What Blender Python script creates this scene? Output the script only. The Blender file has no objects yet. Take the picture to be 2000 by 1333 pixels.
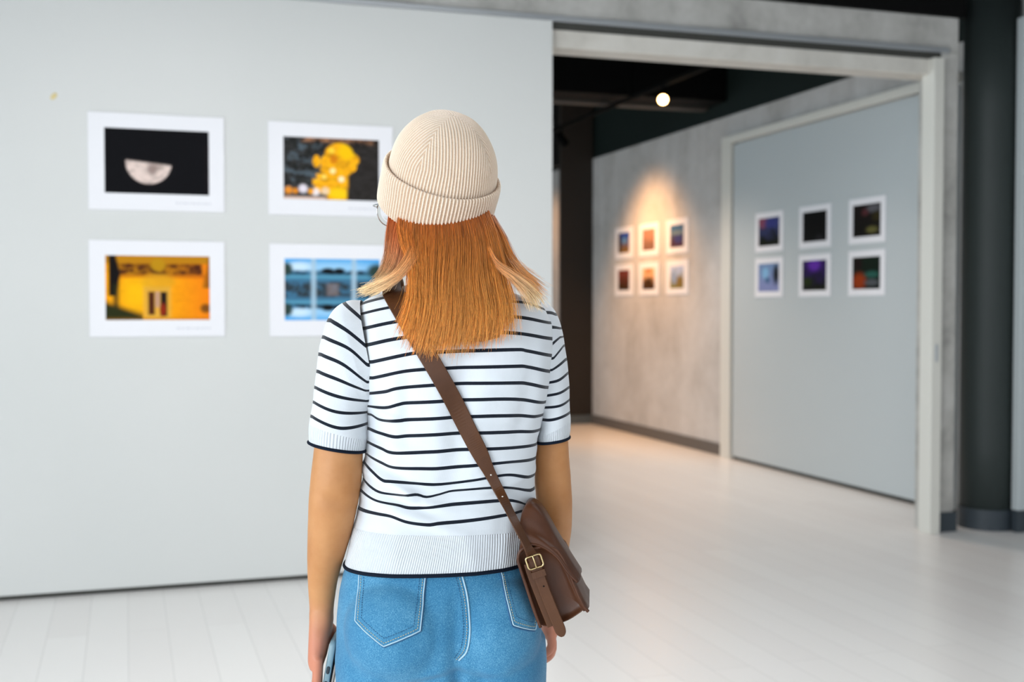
import bpy, bmesh, math, random
import numpy as np
from mathutils import Vector, Matrix, noise
from mathutils.bvhtree import BVHTree
random.seed(7); rng = np.random.default_rng(7)
C = bpy.context.scene.collection
PI = math.pi
# ------------------------------------------------------------------ measurements
F_PX = 2297.0; CAM_H = 1.32; YAW = math.radians(18.2); PITCH = math.radians(1.65)
PD = 1.86                     # distance camera - person
PX0 = -0.109                  # person's sideways offset
def pp(px, py, y=0.0):
    """a point of the person (x right, y ahead, z up, feet at 0) from its bearing and its depth"""
    a = (px-1000)/F_PX; b = -(py-666.5)/F_PX
    v = (a, math.cos(PITCH)+b*math.sin(PITCH), -math.sin(PITCH)+b*math.cos(PITCH))
    t = (PD+y)/v[1]
    return np.array([v[0]*t-PX0, y, CAM_H+v[2]*t])
# ------------------------------------------------------------------ helpers
def lin(h):
    h = h.lstrip('#'); r = [int(h[i:i+2], 16)/255 for i in (0, 2, 4)]
    return tuple((c/12.92 if c <= .04045 else ((c+.055)/1.055)**2.4) for c in r)
def mat(name, col, rough=.5, metal=0, spec=.5, coat=0, trans=0, ior=1.45, sheen=0):
    m = bpy.data.materials.new(name); m.use_nodes = True
    b = m.node_tree.nodes['Principled BSDF']
    c = lin(col) if isinstance(col, str) else col
    b.inputs['Base Color'].default_value = (*c, 1); b.inputs['Roughness'].default_value = rough
    b.inputs['Metallic'].default_value = metal; b.inputs['Specular IOR Level'].default_value = spec
    b.inputs['Coat Weight'].default_value = coat; b.inputs['Transmission Weight'].default_value = trans
    b.inputs['IOR'].default_value = ior
    if sheen: b.inputs['Sheen Weight'].default_value = sheen
    return m
class N:
    def __init__(s, m): s.t = m.node_tree; s.b = s.t.nodes['Principled BSDF']
    def new(s, ty, **k):
        n = s.t.nodes.new(ty)
        for a, v in k.items(): setattr(n, a, v)
        return n
    def l(s, a, b): s.t.links.new(a, b)
    def math(s, op, a, b=None, c=None):
        n = s.new('ShaderNodeMath', operation=op)
        for i, v in enumerate((a, b, c)):
            if v is None: continue
            if isinstance(v, (int, float)): n.inputs[i].default_value = v
            else: s.l(v, n.inputs[i])
        return n.outputs[0]
    def mix(s, f, a, b):
        n = s.new('ShaderNodeMix', data_type='RGBA')
        for i, v in ((0, f), (6, a), (7, b)):
            if isinstance(v, (int, float)): n.inputs[i].default_value = v
            elif isinstance(v, tuple): n.inputs[i].default_value = (*v, 1)
            else: s.l(v, n.inputs[i])
        return n.outputs[2]
    def noise(s, scale, detail=4, rough=.55, vec=None, dist=0):
        n = s.new('ShaderNodeTexNoise'); n.inputs['Scale'].default_value = scale
        n.inputs['Detail'].default_value = detail; n.inputs['Roughness'].default_value = rough
        n.inputs['Distortion'].default_value = dist
        s.l(vec if vec is not None else s.obj(), n.inputs['Vector']); return n.outputs['Fac']
    def obj(s): return s.new('ShaderNodeTexCoord').outputs['Object']
    def scaled(s, v, sc):
        n = s.new('ShaderNodeMapping'); n.inputs['Scale'].default_value = sc; s.l(v, n.inputs['Vector']); return n.outputs[0]
    def ramp(s, f, stops):
        n = s.new('ShaderNodeValToRGB'); e = n.color_ramp.elements
        while len(e) < len(stops): e.new(.5)
        for i, (p, c) in enumerate(stops): e[i].position = p; e[i].color = (*(lin(c) if isinstance(c, str) else c), 1)
        s.l(f, n.inputs[0]); return n.outputs[0]
    def attr(s, name):
        return s.new('ShaderNodeAttribute', attribute_name=name)
    def bump(s, h, strength=.3, dist=.002, normal=None):
        n = s.new('ShaderNodeBump'); n.inputs['Strength'].default_value = strength; n.inputs['Distance'].default_value = dist
        s.l(h, n.inputs['Height'])
        if normal is not None: s.l(normal, n.inputs['Normal'])
        s.l(n.outputs[0], s.b.inputs['Normal']); return n.outputs[0]
    def color(s, c): s.l(c, s.b.inputs['Base Color'])
    def rough(s, c): s.l(c, s.b.inputs['Roughness'])
def obj(name, V, Fc, m, parent=None, smooth=True, fattr=None, cattr=None):
    me = bpy.data.meshes.new(name); me.from_pydata([tuple(map(float, v)) for v in V], [], [tuple(map(int, f)) for f in Fc])
    if smooth: me.polygons.foreach_set('use_smooth', [True]*len(me.polygons))
    if m is not None: me.materials.append(m)
    if fattr:
        for k, a in fattr.items():
            at = me.attributes.new(k, 'FLOAT', 'POINT'); at.data.foreach_set('value', np.asarray(a, dtype=np.float32).ravel())
    if cattr:
        for k, a in cattr.items():
            at = me.attributes.new(k, 'FLOAT_COLOR', 'POINT'); at.data.foreach_set('color', np.asarray(a, dtype=np.float32).ravel())
    me.update()
    o = bpy.data.objects.new(name, me); C.objects.link(o)
    if parent: o.parent = parent
    return o
def tag(o, label=None, cat=None, group=None, kind=None):
    if label: o['label'] = label
    if cat: o['category'] = cat
    if group: o['group'] = group
    if kind: o['kind'] = kind
    return o
def empty(name, loc=(0, 0, 0), rz=0):
    o = bpy.data.objects.new(name, None); o.empty_display_size = .05; C.objects.link(o)
    o.location = loc; o.rotation_euler = (0, 0, rz); return o
def join(parts):
    V, Fc, n = [], [], 0
    for v, f in parts:
        V.append(np.asarray(v, float)); Fc += [tuple(i+n for i in q) for q in f]; n += len(v)
    return np.vstack(V), Fc
def gridf(n, m, closed=True):
    f = []
    for i in range(n-1):
        for j in range(m if closed else m-1):
            k = (j+1) % m; f.append((i*m+j, i*m+k, (i+1)*m+k, (i+1)*m+j))
    return f
def loft(R, cap=(True, True), flip=False):
    n = len(R); m = len(R[0]); V = np.vstack([np.asarray(r, float) for r in R]); f = gridf(n, m)
    V = list(V)
    if cap[0]:
        V.append(np.mean(R[0], axis=0)); c = len(V)-1; f += [(c, (j+1) % m, j) for j in range(m)]
    if cap[1]:
        V.append(np.mean(R[-1], axis=0)); c = len(V)-1; b = (n-1)*m; f += [(c, b+j, b+(j+1) % m) for j in range(m)]
    if flip: f = [q[::-1] for q in f]
    return np.array(V), f
def smoothpath(P, n):
    """Catmull-Rom through P (k,d) resampled to n"""
    P = np.asarray(P, float); k = len(P)
    if k == 2: return np.array([P[0]+(P[1]-P[0])*t for t in np.linspace(0, 1, n)])
    E = np.vstack([2*P[0]-P[1], P, 2*P[-1]-P[-2]]); out = []
    for t in np.linspace(0, k-1, n):
        i = min(int(t), k-2); u = t-i; a, b, c, d = E[i:i+4]
        out.append(.5*((2*b)+(-a+c)*u+(2*a-5*b+4*c-d)*u*u+(-a+3*b-3*c+d)*u**3))
    return np.array(out)
def tube(P, r, seg=12, cap=True, n=None, flat=None, up=None):
    """P path; r radius or per-point radii (in the first frame axis); flat = factor on the second axis"""
    P = np.asarray(P, float); k = len(P); r = np.ones(k)*r if np.isscalar(r) else np.asarray(r, float)
    if n:
        r = np.interp(np.linspace(0, k-1, n), np.arange(k), r); P = smoothpath(P, n); k = n
    T = np.gradient(P, axis=0); T /= np.linalg.norm(T, axis=1)[:, None]+1e-12
    u = np.array(up if up is not None else (0, 0, 1.)); 
    if abs(np.dot(u, T[0])) > .95: u = np.array((0, 1., 0))
    R = []; fl = 1 if flat is None else flat; th = np.linspace(0, 2*PI, seg, endpoint=False)
    for i in range(k):
        if up is not None: a = np.cross(np.array(up, float), T[i])
        else: a = np.cross(u, T[i])
        a /= np.linalg.norm(a)+1e-12; b = np.cross(T[i], a); u = b
        R.append(P[i]+r[i]*(np.cos(th)[:, None]*a+fl*np.sin(th)[:, None]*b))
    return loft(R, (cap, cap))
def closed_tube(P, r, seg=8):
    P = np.asarray(P, float); k = len(P); T = np.roll(P, -1, 0)-np.roll(P, 1, 0); T /= np.linalg.norm(T, axis=1)[:, None]
    c = P.mean(0); nn = np.cross(P[0]-c, P[k//4]-c); nn /= np.linalg.norm(nn); V = []; th = np.linspace(0, 2*PI, seg, endpoint=False)
    for i in range(k):
        a = np.cross(T[i], nn); a /= np.linalg.norm(a); V.append(P[i]+r*(np.cos(th)[:, None]*a+np.sin(th)[:, None]*nn))
    f = []
    for i in range(k):
        for j in range(seg):
            f.append((i*seg+j, i*seg+(j+1) % seg, ((i+1) % k)*seg+(j+1) % seg, ((i+1) % k)*seg+j))
    return np.vstack(V), f
def ell(c, r, M=None, n=16, m=24):
    R = []
    for i in range(1, n):
        p = PI*i/n; th = np.linspace(0, 2*PI, m, endpoint=False)
        q = np.stack([r[0]*math.sin(p)*np.cos(th), r[1]*math.sin(p)*np.sin(th), -r[2]*math.cos(p)*np.ones(m)], 1)
        if M is not None: q = q @ np.asarray(M).T
        R.append(q+np.asarray(c))
    return loft(R)
def box(x0, x1, y0, y1, z0, z1):
    V = [(x, y, z) for x in (x0, x1) for y in (y0, y1) for z in (z0, z1)]
    return np.array(V, float), [(0, 1, 3, 2), (4, 6, 7, 5), (0, 4, 5, 1), (2, 3, 7, 6), (0, 2, 6, 4), (1, 5, 7, 3)]
def bevel(o, w, seg=2):
    b = o.modifiers.new('bevel', 'BEVEL'); b.width = w; b.segments = seg; b.limit_method = 'ANGLE'
    return o
def bx(name, b, m, parent=None, w=.002, kind='structure'):
    o = obj(name, *box(*b), m, parent, smooth=False)
    if w: bevel(o, w)
    if kind and parent is None: o['kind'] = kind
    return o
def remesh(parts, voxel, smooth=6, fac=.5):
    V, Fc = join(parts); o = obj('tmp', V, Fc, None)
    r = o.modifiers.new('r', 'REMESH'); r.mode = 'VOXEL'; r.voxel_size = voxel; r.adaptivity = 0
    s = o.modifiers.new('s', 'SMOOTH'); s.iterations = smooth; s.factor = fac
    dg = bpy.context.evaluated_depsgraph_get(); me = bpy.data.meshes.new_from_object(o.evaluated_get(dg))
    V = np.empty(len(me.vertices)*3); me.vertices.foreach_get('co', V); V = V.reshape(-1, 3)
    Fc = [tuple(p.vertices) for p in me.polygons]
    bpy.data.objects.remove(o); bpy.data.meshes.remove(me); return V, Fc
def bvh(V, Fc): return BVHTree.FromPolygons([Vector(v) for v in V], Fc)
def rotz(a): c, s = math.cos(a), math.sin(a); return np.array([[c, -s, 0], [s, c, 0], [0, 0, 1.]])
def rotx(a): c, s = math.cos(a), math.sin(a); return np.array([[1, 0, 0], [0, c, -s], [0, s, c]])
def roty(a): c, s = math.cos(a), math.sin(a); return np.array([[c, 0, s], [0, 1, 0], [-s, 0, c]])
# ================================================================== MATERIALS of the place
def panel_mat():
    m = mat('panel_laminate', '#d6d8d6', .42, spec=.35); n = N(m)
    o = n.obj(); f = n.noise(.6, 2, vec=o)
    n.color(n.ramp(f, [(.3, '#cccecc'), (.7, '#d2d3d1')])); n.bump(n.noise(240, 2, vec=o), .04, .001)
    return m
def concrete_mat(name, a, b, c, sc=1.6):
    m = mat(name, b, .75, spec=.25); n = N(m); o = n.obj()
    f = n.noise(sc, 8, .62, vec=o, dist=.6); g = n.noise(9*sc, 5, .6, vec=o)
    h = n.noise(1.2, 5, .6, vec=n.scaled(o, (3, 3, .5)))
    k = n.math('ADD', n.math('MULTIPLY', f, .55), n.math('ADD', n.math('MULTIPLY', g, .15), n.math('MULTIPLY', h, .3)))
    n.color(n.ramp(k, [(.36, a), (.5, b), (.66, c)])); n.bump(g, .25, .004)
    return m
def floor_mat():
    m = mat('white_planks', '#e4e3e2', .3, spec=.5); n = N(m); o = n.obj()
    sp = n.new('ShaderNodeSeparateXYZ'); n.l(o, sp.inputs[0])
    cb = n.new('ShaderNodeCombineXYZ'); n.l(sp.outputs[1], cb.inputs[0]); n.l(sp.outputs[0], cb.inputs[1])
    br = n.new('ShaderNodeTexBrick'); n.l(cb.outputs[0], br.inputs['Vector'])
    br.inputs['Scale'].default_value = 1; br.inputs['Brick Width'].default_value = 1.9; br.inputs['Row Height'].default_value = .155
    br.inputs['Mortar Size'].default_value = .0022; br.inputs['Mortar Smooth'].default_value = .3; br.offset = .37
    br.inputs['Color1'].default_value = (*lin('#efedeb'), 1); br.inputs['Color2'].default_value = (*lin('#f3f2f0'), 1)
    br.inputs['Mortar'].default_value = (*lin('#e0dfdd'), 1)
    gr = n.noise(5, 6, .6, vec=n.scaled(o, (9, .7, 1)))
    n.color(n.mix(n.math('MULTIPLY', gr, .05), br.outputs['Color'], lin('#d5d0cc')))
    n.rough(n.math('MULTIPLY_ADD', n.noise(1.2, 3, .5, vec=o), .03, .24))
    n.bump(n.math('SUBTRACT', 1.0, br.outputs['Fac']), .12, .0012)
    return m
M_panel = panel_mat()
M_panelB = mat('grey_panel_laminate', '#b9c0c2', .4, spec=.35)
M_conc = concrete_mat('header_concrete', '#8d8b87', '#b2b0ab', '#cac8c4', 2.2)
M_concB = concrete_mat('wall_concrete', '#a39f9a', '#bbb8b5', '#cdcbc9', 1.3)
M_floor = floor_mat()
M_cream = mat('cream_casing', '#d5d3cb', .45)
M_lip = concrete_mat('header_casing', '#bcb8b0', '#d0ccc4', '#dad7d1', 1.5)
M_metal = mat('track_aluminium', '#b8bcc0', .35, .6)
M_dark = mat('gap_shade', '#3a3a36', .7)  # dark tone standing in for shade in narrow gaps
M_teal = mat('dark_teal_paint', '#18211f', .6, spec=.2)
M_black = mat('black_paint', '#070707', .7, spec=.15)
M_blackmet = mat('black_powder_coat', '#060606', .8, spec=.08)
M_base = mat('slate_skirting', '#333b42', .5)
M_col = mat('column_paint', '#2b3231', .55, spec=.4)
M_pier = mat('pier_paint', '#2f2a26', .6, spec=.3)
M_white = mat('room_white', '#cfcfcd', .8)
M_frame = mat('window_frame_paint', '#2b2f30', .5)
M_glass = mat('window_glass', '#ffffff', .02, trans=1, ior=1.01)
# ================================================================== THE ROOM
WY = 5.69; WX = 5.02
XL, XR, YB = -4.2, 6.6, -4.2; CEIL = 3.16; C2 = 3.9
o = bx('floor', (XL-.2, XR+.2, YB-.2, 15.2, -.12, 0), M_floor, w=0)
bx('ceiling_front', (XL-.2, XR+.2, YB-.2, 5.72, CEIL, CEIL+.1), M_teal, w=0)
bx('ceiling_back', (XL-.2, XR+.2, 5.92, 15.2, C2, C2+.1), M_black, w=0)
# wall with the opening: everything between the two rooms
bx('wall_middle_left', (XL, 1.0, 5.76, 5.92, 0, 3.0), M_white, w=0)
bx('wall_middle_beam', (XL, 4.63, 5.745, 5.92, 2.80, 3.004), M_conc, w=.004)
bx('wall_middle_top', (XL, 4.66, 5.72, 5.92, 3.004, C2), M_black, w=0)
bx('wall_middle_right', (4.49, 4.63, 5.745, 5.92, .0, 2.80), M_conc, w=.003)
bx('wall_middle_end', (5.10, XR, 5.75, 5.92, 0, C2), M_white, w=0)
bx('trim_1', (XL, 4.55, 5.715, 5.745, 2.792, 2.822), M_metal, w=.004)          # upper sliding-track lip
bx('trim_2', (XL, 4.50, 5.735, 5.755, 2.755, 2.792), M_dark, w=0)             # dark strip painting the shadow gap under it
bx('trim_3', (1.0, 4.49, 5.742, 5.92, 2.664, 2.755), M_lip, w=.004)            # cream casing over the opening
post_ = bx('trim_4', (4.422, 4.492, 5.69, 5.80, 0, 2.755), M_cream, w=.004)       # right-hand jamb post
bx('strike_plate', (4.445, 4.462, 5.684, 5.692, 1.005, 1.105), M_metal, post_, w=.001)
bx('baseboard_jamb', (4.494, 4.64, 5.725, 5.746, 0, .115), M_base, w=.003)
# the large sliding partition panel
slid = bx('sliding_panel', (-2.6, 2.09, 5.69, 5.735, .022, 2.787), M_panel, w=.003, kind=None)
tag(slid, 'large pale grey sliding partition panel carrying the four big photographs', 'partition')
bx('bottom_gap', (-2.59, 2.08, 5.70, 5.725, .002, .022), M_dark, slid, w=0)  # dark strip painting the shaded gap between panel and floor
v, f = ell((-.296, 5.6895, 2.268), (.011, .0006, .019), roty(.7), 8, 12)
obj('stain', v, f, mat('yellow_stain', '#d6c58f', .7), slid)['label'] = 'small yellowish stain'
# right-hand panel past the column
rp = bx('wall_panel', (4.94, XR, 5.57, 5.625, .13, 3.0), M_panelB, w=.004, kind=None)
tag(rp, 'pale grey wall panel right of the round dark column, at the photo edge', 'panel')
bx('baseboard_end', (4.94, XR, 5.575, 5.622, 0, .13), M_base, w=.003)
# round column
th = np.linspace(0, 2*PI, 64, endpoint=False)
def ringc(r, z, c): return np.stack([c[0]+r*np.cos(th), c[1]+r*np.sin(th), np.ones(64)*z], 1)
cc = (4.915, 5.80)
col = empty('column', (cc[0], cc[1], 0)); tag(col, 'round dark grey-green column at the right of the opening', 'column')
v, f = loft([ringc(.16, z, (0, 0)) for z in (.0, .5, 1.5, 2.5, CEIL-.002)]); obj('shaft', v, f, M_col, col)
v, f = loft([ringc(.166, z, (0, 0)) for z in (0, .002, .118, .122)]+[ringc(.16, .123, (0, 0))]); obj('skirting', v, f, M_base, col)
# front room's other walls (behind / beside the camera) with real windows
def wall_with_windows(name, axis, pos, a0, a1, wins, z0, z1, H, t=.2):
    parts = []; cur = a0
    def B(u0, u1, za, zb):
        if axis == 'x': return box(pos-t, pos, u0, u1, za, zb)
        return box(u0, u1, pos-t, pos, za, zb)
    for (w0, w1) in wins:
        parts.append(B(cur, w0, 0, H)); parts.append(B(w0, w1, 0, z0)); parts.append(B(w0, w1, z1, H)); cur = w1
    parts.append(B(cur, a1, 0, H)); v, f = join(parts); o = obj(name, v, f, M_white, smooth=False); o['kind'] = 'structure'
    return B
wl = [(-3.2, -.3), (.3, 3.2)]; wb = [(-3.4, -.6), (-.1, 2.8), (3.3, 6.0)]
B1 = wall_with_windows('wall_left', 'x', XL, YB-.2, 5.76, wl, .35, 2.95, CEIL)
B2 = wall_with_windows('wall_back', 'y', YB, XL, XR, wb, .35, 2.95, CEIL)
bx('wall_right', (XR, XR+.2, YB-.2, 15.2, 0, C2), M_white, w=0)
wf = [(6.4, 9.0), (10.2, 13.4)]
wall_with_windows('wall_left_far', 'x', XL, 5.92, 15.2, wf, .35, 2.95, C2)
k = 0
for ax, wins in (('x', wl+wf), ('y', wb)):
    for (a, b) in wins:
        k += 1; parts = []
        def FB(u0, u1, za, zb, d=.06):
            return box(XL-.13, XL-.13+d, u0, u1, za, zb) if ax == 'x' else box(u0, u1, YB-.13, YB-.13+d, za, zb)
        mid = (a+b)/2
        for q in ((a, a+.05, .35, 2.95), (b-.05, b, .35, 2.95), (mid-.03, mid+.03, .35, 2.95), (a, b, .35, .41), (a, b, 2.89, 2.95)): parts.append(FB(*q))
        o = obj('window_%d' % k, *join(parts), M_frame, smooth=False); o['kind'] = 'structure'
        obj('glass_pane', *FB(a+.05, b-.05, .41, 2.89, .008), M_glass, o, smooth=False)
# ------------------------------------------------------------------ second room
bx('wall_gallery', (WX, WX+.2, 5.92, 14.8, 0, 2.99), M_concB, w=0)
bx('wall_gallery_top', (WX+.03, WX+.2, 5.92, 14.8, 2.99, C2), M_teal, w=0)
bx('baseboard_gallery', (WX-.018, WX, 9.27, 12.35, 0, .105), mat('brown_grey_skirting', '#5d5854', .5), w=.003)
gp = bx('sliding_panel', (WX-.031, WX-.001, 6.2, 9.06, .03, 2.72), M_panelB, w=.003, kind=None)
tag(gp, 'grey sliding partition in the far room carrying six small photographs', 'partition')
bx('bottom_gap', (WX-.025, WX-.002, 6.2, 9.05, .002, .03), M_dark, gp, w=0)  # dark filler that paints the shade below this panel
bx('trim_5', (WX-.05, WX-.001, 9.078, 9.25, 0, 2.734), M_cream, w=.004)
bx('trim_6', (WX-.05, WX, 6.2, 9.25, 2.735, 2.80), M_cream, w=.004)
bx('trim_7', (WX-.012, WX, 9.055, 9.075, 0, 2.735), M_dark, w=0)
pier = bx('pier', (4.635, 5.02, 12.35, 12.41, 0, C2), M_pier, w=.004, kind=None)
tag(pier, 'square dark brown pier in the far corner of the second room', 'pier')
bx('baseboard_pier', (4.63, 5.02, 12.335, 12.35, 0, .10), mat('pier_skirting', '#566066', .5), w=.002)
bx('wall_far', (XL, 5.02, 14.6, 14.8, 0, 3.05), M_concB, w=0)
bx('wall_far_top', (XL, 5.02, 14.55, 14.8, 3.05, C2), M_teal, w=0)
bx('wall_far_upper', (3.6, 5.02, 12.8, 12.9, 2.95, C2), mat('upper_wall_paint', '#2a2a29', .6), w=0)
bm = bx('ceiling_beam', (XL, 5.05, 9.30, 9.75, 3.13, C2), M_black, w=.006)
bm['kind'] = 'structure'
bx('trim_8', (XL, 5.04, 9.62, 9.74, 3.105, 3.13), mat('lit_underside', '#4a4642', .6), w=.002)  # lighter strip painting the lit underside of the beam
# ceiling lamps in the second room
M_lampglow = mat('lamp_glow', '#ffe0a0', .4); b = M_lampglow.node_tree.nodes['Principled BSDF']
b.inputs['Emission Color'].default_value = (1, .62, .22, 1); b.inputs['Emission Strength'].default_value = 30
M_ringglow = mat('ring_glow', '#c06a20', .3, .5); b = M_ringglow.node_tree.nodes['Principled BSDF']
b.inputs['Emission Color'].default_value = (1, .42, .08, 1); b.inputs['Emission Strength'].default_value = 1.3
tr = bx('lighting_track', (4.02, 4.055, 6.3, 11.2, 3.055, 3.085), M_blackmet, w=.002, kind=None)
tag(tr, 'thin black lighting track running under the dark ceiling of the second room', 'track')
bx('mount', (4.03, 4.045, 6.6, 6.62, 3.08, C2), M_blackmet, tr, w=0); bx('mount', (4.03, 4.045, 9.1, 9.12, 3.08, C2), M_blackmet, tr, w=0)
def lamp(loc, target, lit, label):
    r = empty('spotlight', loc); tag(r, label, 'lamp', 'spotlights of the second room')
    d = np.array(target, float)-np.array(loc); d /= np.linalg.norm(d); hc = np.array((0, 0, -.10))
    v, f = tube([hc-d*.07, hc-d*.065, hc+d*.05, hc+d*.075], [.02, .036, .042, .042], 24); obj('housing', v, f, M_blackmet, r)
    v, f = tube([(0, 0, 0), (0, 0, -.07)], [.009, .009], 10); obj('stem', v, f, M_blackmet, r)
    v, f = tube([hc+d*.0755, hc+d*.079], [.036, .036], 24); obj('bulb_face', v, f, M_lampglow if lit else M_black, r)
    if lit: v, f = tube([hc+d*.0752, hc+d*.0772], [.0418, .0418], 24); obj('glow_ring', v, f, M_ringglow, r)  # emissive ring standing in for the orange glow around the lamp
    return r, np.array(loc)+hc+d*.09
_, s1 = lamp((4.04, 8.48, 3.055), (.5, 1.0, 1.6), True, 'lit black spotlight glowing warm yellow below the dark ceiling')
_, s2 = lamp((4.04, 10.75, 3.055), (5.0, 10.75, 1.9), False, 'black spotlight at the far end of the track, beside the sliding panel edge')
# ------------------------------------------------------------------ photographs
M_board = mat('photo_board', '#e6e6ea', .45)
M_cap = mat('caption_ink', '#c9cad2', .6)
def vcol(name, rough=.3):
    m = mat(name, '#ffffff', rough, spec=.15); n = N(m); n.color(n.attr('col').outputs['Color']); return m
M_img = vcol('photo_ink', .65)
def L(h): return np.array(lin(h))
def noise2(U, V, s, seed=0, det=3):
    out = np.zeros(U.shape)
    for i in np.ndindex(U.shape):
        out[i] = noise.fractal(Vector((U[i]*s+seed, V[i]*s-seed, seed*1.3)), .6, 2, det)
    return out
def over(c, mask, col): 
    m = np.clip(mask, 0, 1)[..., None]; return c*(1-m)+np.asarray(col)*m
def soft(d, w=.02): return np.clip(.5-d/w, 0, 1)
def elm(U, V, cx, cy, rx, ry, w=.15): return soft(np.sqrt(((U-cx)/rx)**2+((V-cy)/ry)**2)-1, w)
def bxm(U, V, x0, x1, y0, y1, w=.02): return soft(np.maximum(np.maximum(x0-U, U-x1), np.maximum(y0-V, V-y1)), w)
def base(U, col): return np.ones(U.shape+(3,))*L(col)
def im_moon(U, V):
    c = base(U, '#010106'); X = (U-.417)*.461; Y = (V-.49)*.30; r = np.hypot(X, Y)
    disc = soft(r-.101, .006); cut = soft(Y+.10*X+.004, .012); nz = noise2(U, V, 14, 3)
    moon = L('#dcc8bf')*(1-.35*np.clip(nz, -.2, .9))[..., None]; moon = over(moon, elm(U, V, .45, .38, .05, .09, .8)*.75, L('#7a6560'))
    moon = over(moon, elm(U, V, .51, .42, .05, .05, .8)*.5, L('#8f7d74'))
    m = disc*cut; c = c*(1-m[..., None])+moon*m[..., None]; return over(c, bxm(U, V, .97, 1.2, -1, .8, .05)*.4, L('#1c0f10'))
def im_statue(U, V):
    nz = noise2(U, V, 16, 5); n2 = noise2(U, V, 9, 8)
    c = base(U, '#2a2a29')*(1+.9*nz)[..., None]; c = over(c, np.clip(n2*1.5, 0, .8)*(U < .4), L('#56636c')); c = over(c, soft(.62-U, .1)*.5, L('#2a2320'))
    c = over(c, bxm(U, V, .2, .95, .93, 1.1, .06)*.7*(.6+nz), L('#b07a55'))
    G = [('e', .58, .73, .15, .2), ('e', .68, .66, .11, .12), ('e', .45, .6, .07, .13), ('e', .55, .5, .17, .13), ('b', .3, .66, .24, .33), ('b', .34, .6, .33, .42), ('b', .32, .62, .1, .25), ('b', .45, .66, .0, .2), ('e', .34, .62, .04, .1), ('e', .72, .56, .045, .1), ('b', .55, .67, .2, .45)]
    g = np.zeros(U.shape)
    for k in G: g = np.maximum(g, elm(U, V, *k[1:], .2) if k[0] == 'e' else bxm(U, V, *k[1:], .03))
    gold = L('#f5ab10')*(1+.35*noise2(U, V, 13, 21))[..., None]; gold = over(gold, elm(U, V, .66, .8, .09, .14, .5), L('#fcc400')); gold = over(gold, elm(U, V, .52, .66, .04, .07, .5)*.7, L('#d06a08'))
    gold = over(gold, elm(U, V, .57, .1, .1, .1, .6), L('#fccb10')); c = c*(1-g[..., None])+gold*g[..., None]
    for (x, y, r, k) in ((.51, .47, .03, '#ffe9a0'), (.42, .37, .025, '#ffd860'), (.6, .34, .03, '#fff0c0'), (.2, .17, .045, '#e6dce6'), (.33, .12, .04, '#efe3e2'), (.43, .14, .04, '#efcfa8'), (.05, .14, .04, '#e8902a'), (.12, .13, .03, '#e08a20'), (.28, .13, .03, '#f0a010'), (.5, .8, .03, '#ffd640')):
        c = over(c, elm(U, V, x, y, r, r*1.5, .7), L(k))
    return over(c, bxm(U, V, .0, .44, -.1, .04, .03), L('#d8b8a8'))
def im_temple(U, V):
    nz = noise2(U, V, 12, 11); c = base(U, '#f0a004')*(1+.12*nz)[..., None]
    c = over(c, soft(.75-U, .4)*.8, L('#ef7a06')); c = over(c, elm(U, V, .3, .4, .14, .25, 1)*.6, L('#ffc404'))
    c = over(c, bxm(U, V, -.1, 1.1, .88, 1.1, .04), L('#b87c0a')); c = over(c, bxm(U, V, .05, .93, .7, .88, .03)*(.85+nz*.5), L('#4d2008'))
    c = over(c, elm(U, V, .5, .86, .07, .1, .4), L('#b8870c')); c = over(c, bxm(U, V, .13, .95, .66, .70, .04)*.7, L('#a84608'))
    c = over(c, soft((U-.02)+(.95-V)*-.02-.12+np.abs(V-.72)*.15, .03)*(V > .38)*soft(.03-U, .02), L('#0a0606'))
    c = over(c, bxm(U, V, .075, .12, .15, .55, .05), L('#22250a')); c = over(c, soft(V-.28+(U-.0)*.55, .1)*(U < .35), L('#262a0c'))
    c = over(c, soft(.97-U-(.8-V)*.12, .04)*(V > .5)*.8, L('#7a4a06'))
    c = over(c, bxm(U, V, .36, .62, .03, .52, .04), L('#dda43a')); c = over(c, elm(U, V, .5, .6, .16, .12, .5)*.6, L('#d8a020'))
    c = over(c, bxm(U, V, .405, .465, .08, .44, .02), L('#4a1a08')); c = over(c, bxm(U, V, .52, .585, .06, .44, .02), L('#120a0c')); c = over(c, elm(U, V, .545, .16, .03, .1, .5), L('#8a2408')); c = over(c, bxm(U, V, .475, .51, .2, .44, .02), L('#b89080'))
    c = over(c, elm(U, V, .96, .18, .05, .07, .6)*.8, L('#33280e')); return over(c, soft(V-.03, .04)*.5, L('#a06a10'))
def im_lake(U, V):
    W = np.where(V > .5, V, 1-V); nz = noise2(U, V, 14, 31); c = base(U, '#4aa3e2'); c = over(c, elm(U, W, .5, .85, .5, .1, 1)*.7, L('#a8d4ee')); c = over(c, elm(U, W, .15, .87, .12, .07, 1)*.9, L('#cfe6f2'))
    c = over(c, bxm(U, W, -.1, 1.1, .0, .80, .05), L('#3d6f8f')*1.0); c = over(c, (bxm(U, W, -.1, 1.1, .74, .81, .04)*(.5+nz)), L('#14202a'))
    c = over(c, elm(U, W, .45, .80, .07, .05, .5), L('#060c10')); c = over(c, elm(U, W, .57, .80, .06, .05, .5), L('#060c10')); c = over(c, bxm(U, W, .0, 1, .68, .73, .04)*.8, L('#5ba0bc'))
    c = over(c, bxm(U, W, -.1, 1.1, .4, .62, .05)*(.8+nz), L('#2e3a42')); c = over(c, bxm(U, W, .44, .56, .4, .6, .04)*.6, L('#8a7a78')); c = over(c, elm(U, W, .97, .8, .1, .12, .6), L('#2b403c')); c = over(c, elm(U, W, .02, .83, .06, .1, .6), L('#2b403c'))
    for x in (.30, .725): c = over(c, bxm(U, V, x-.025, x+.025, -1, 2, .03)*.85, L('#a9c4d6'))
    return c
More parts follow.
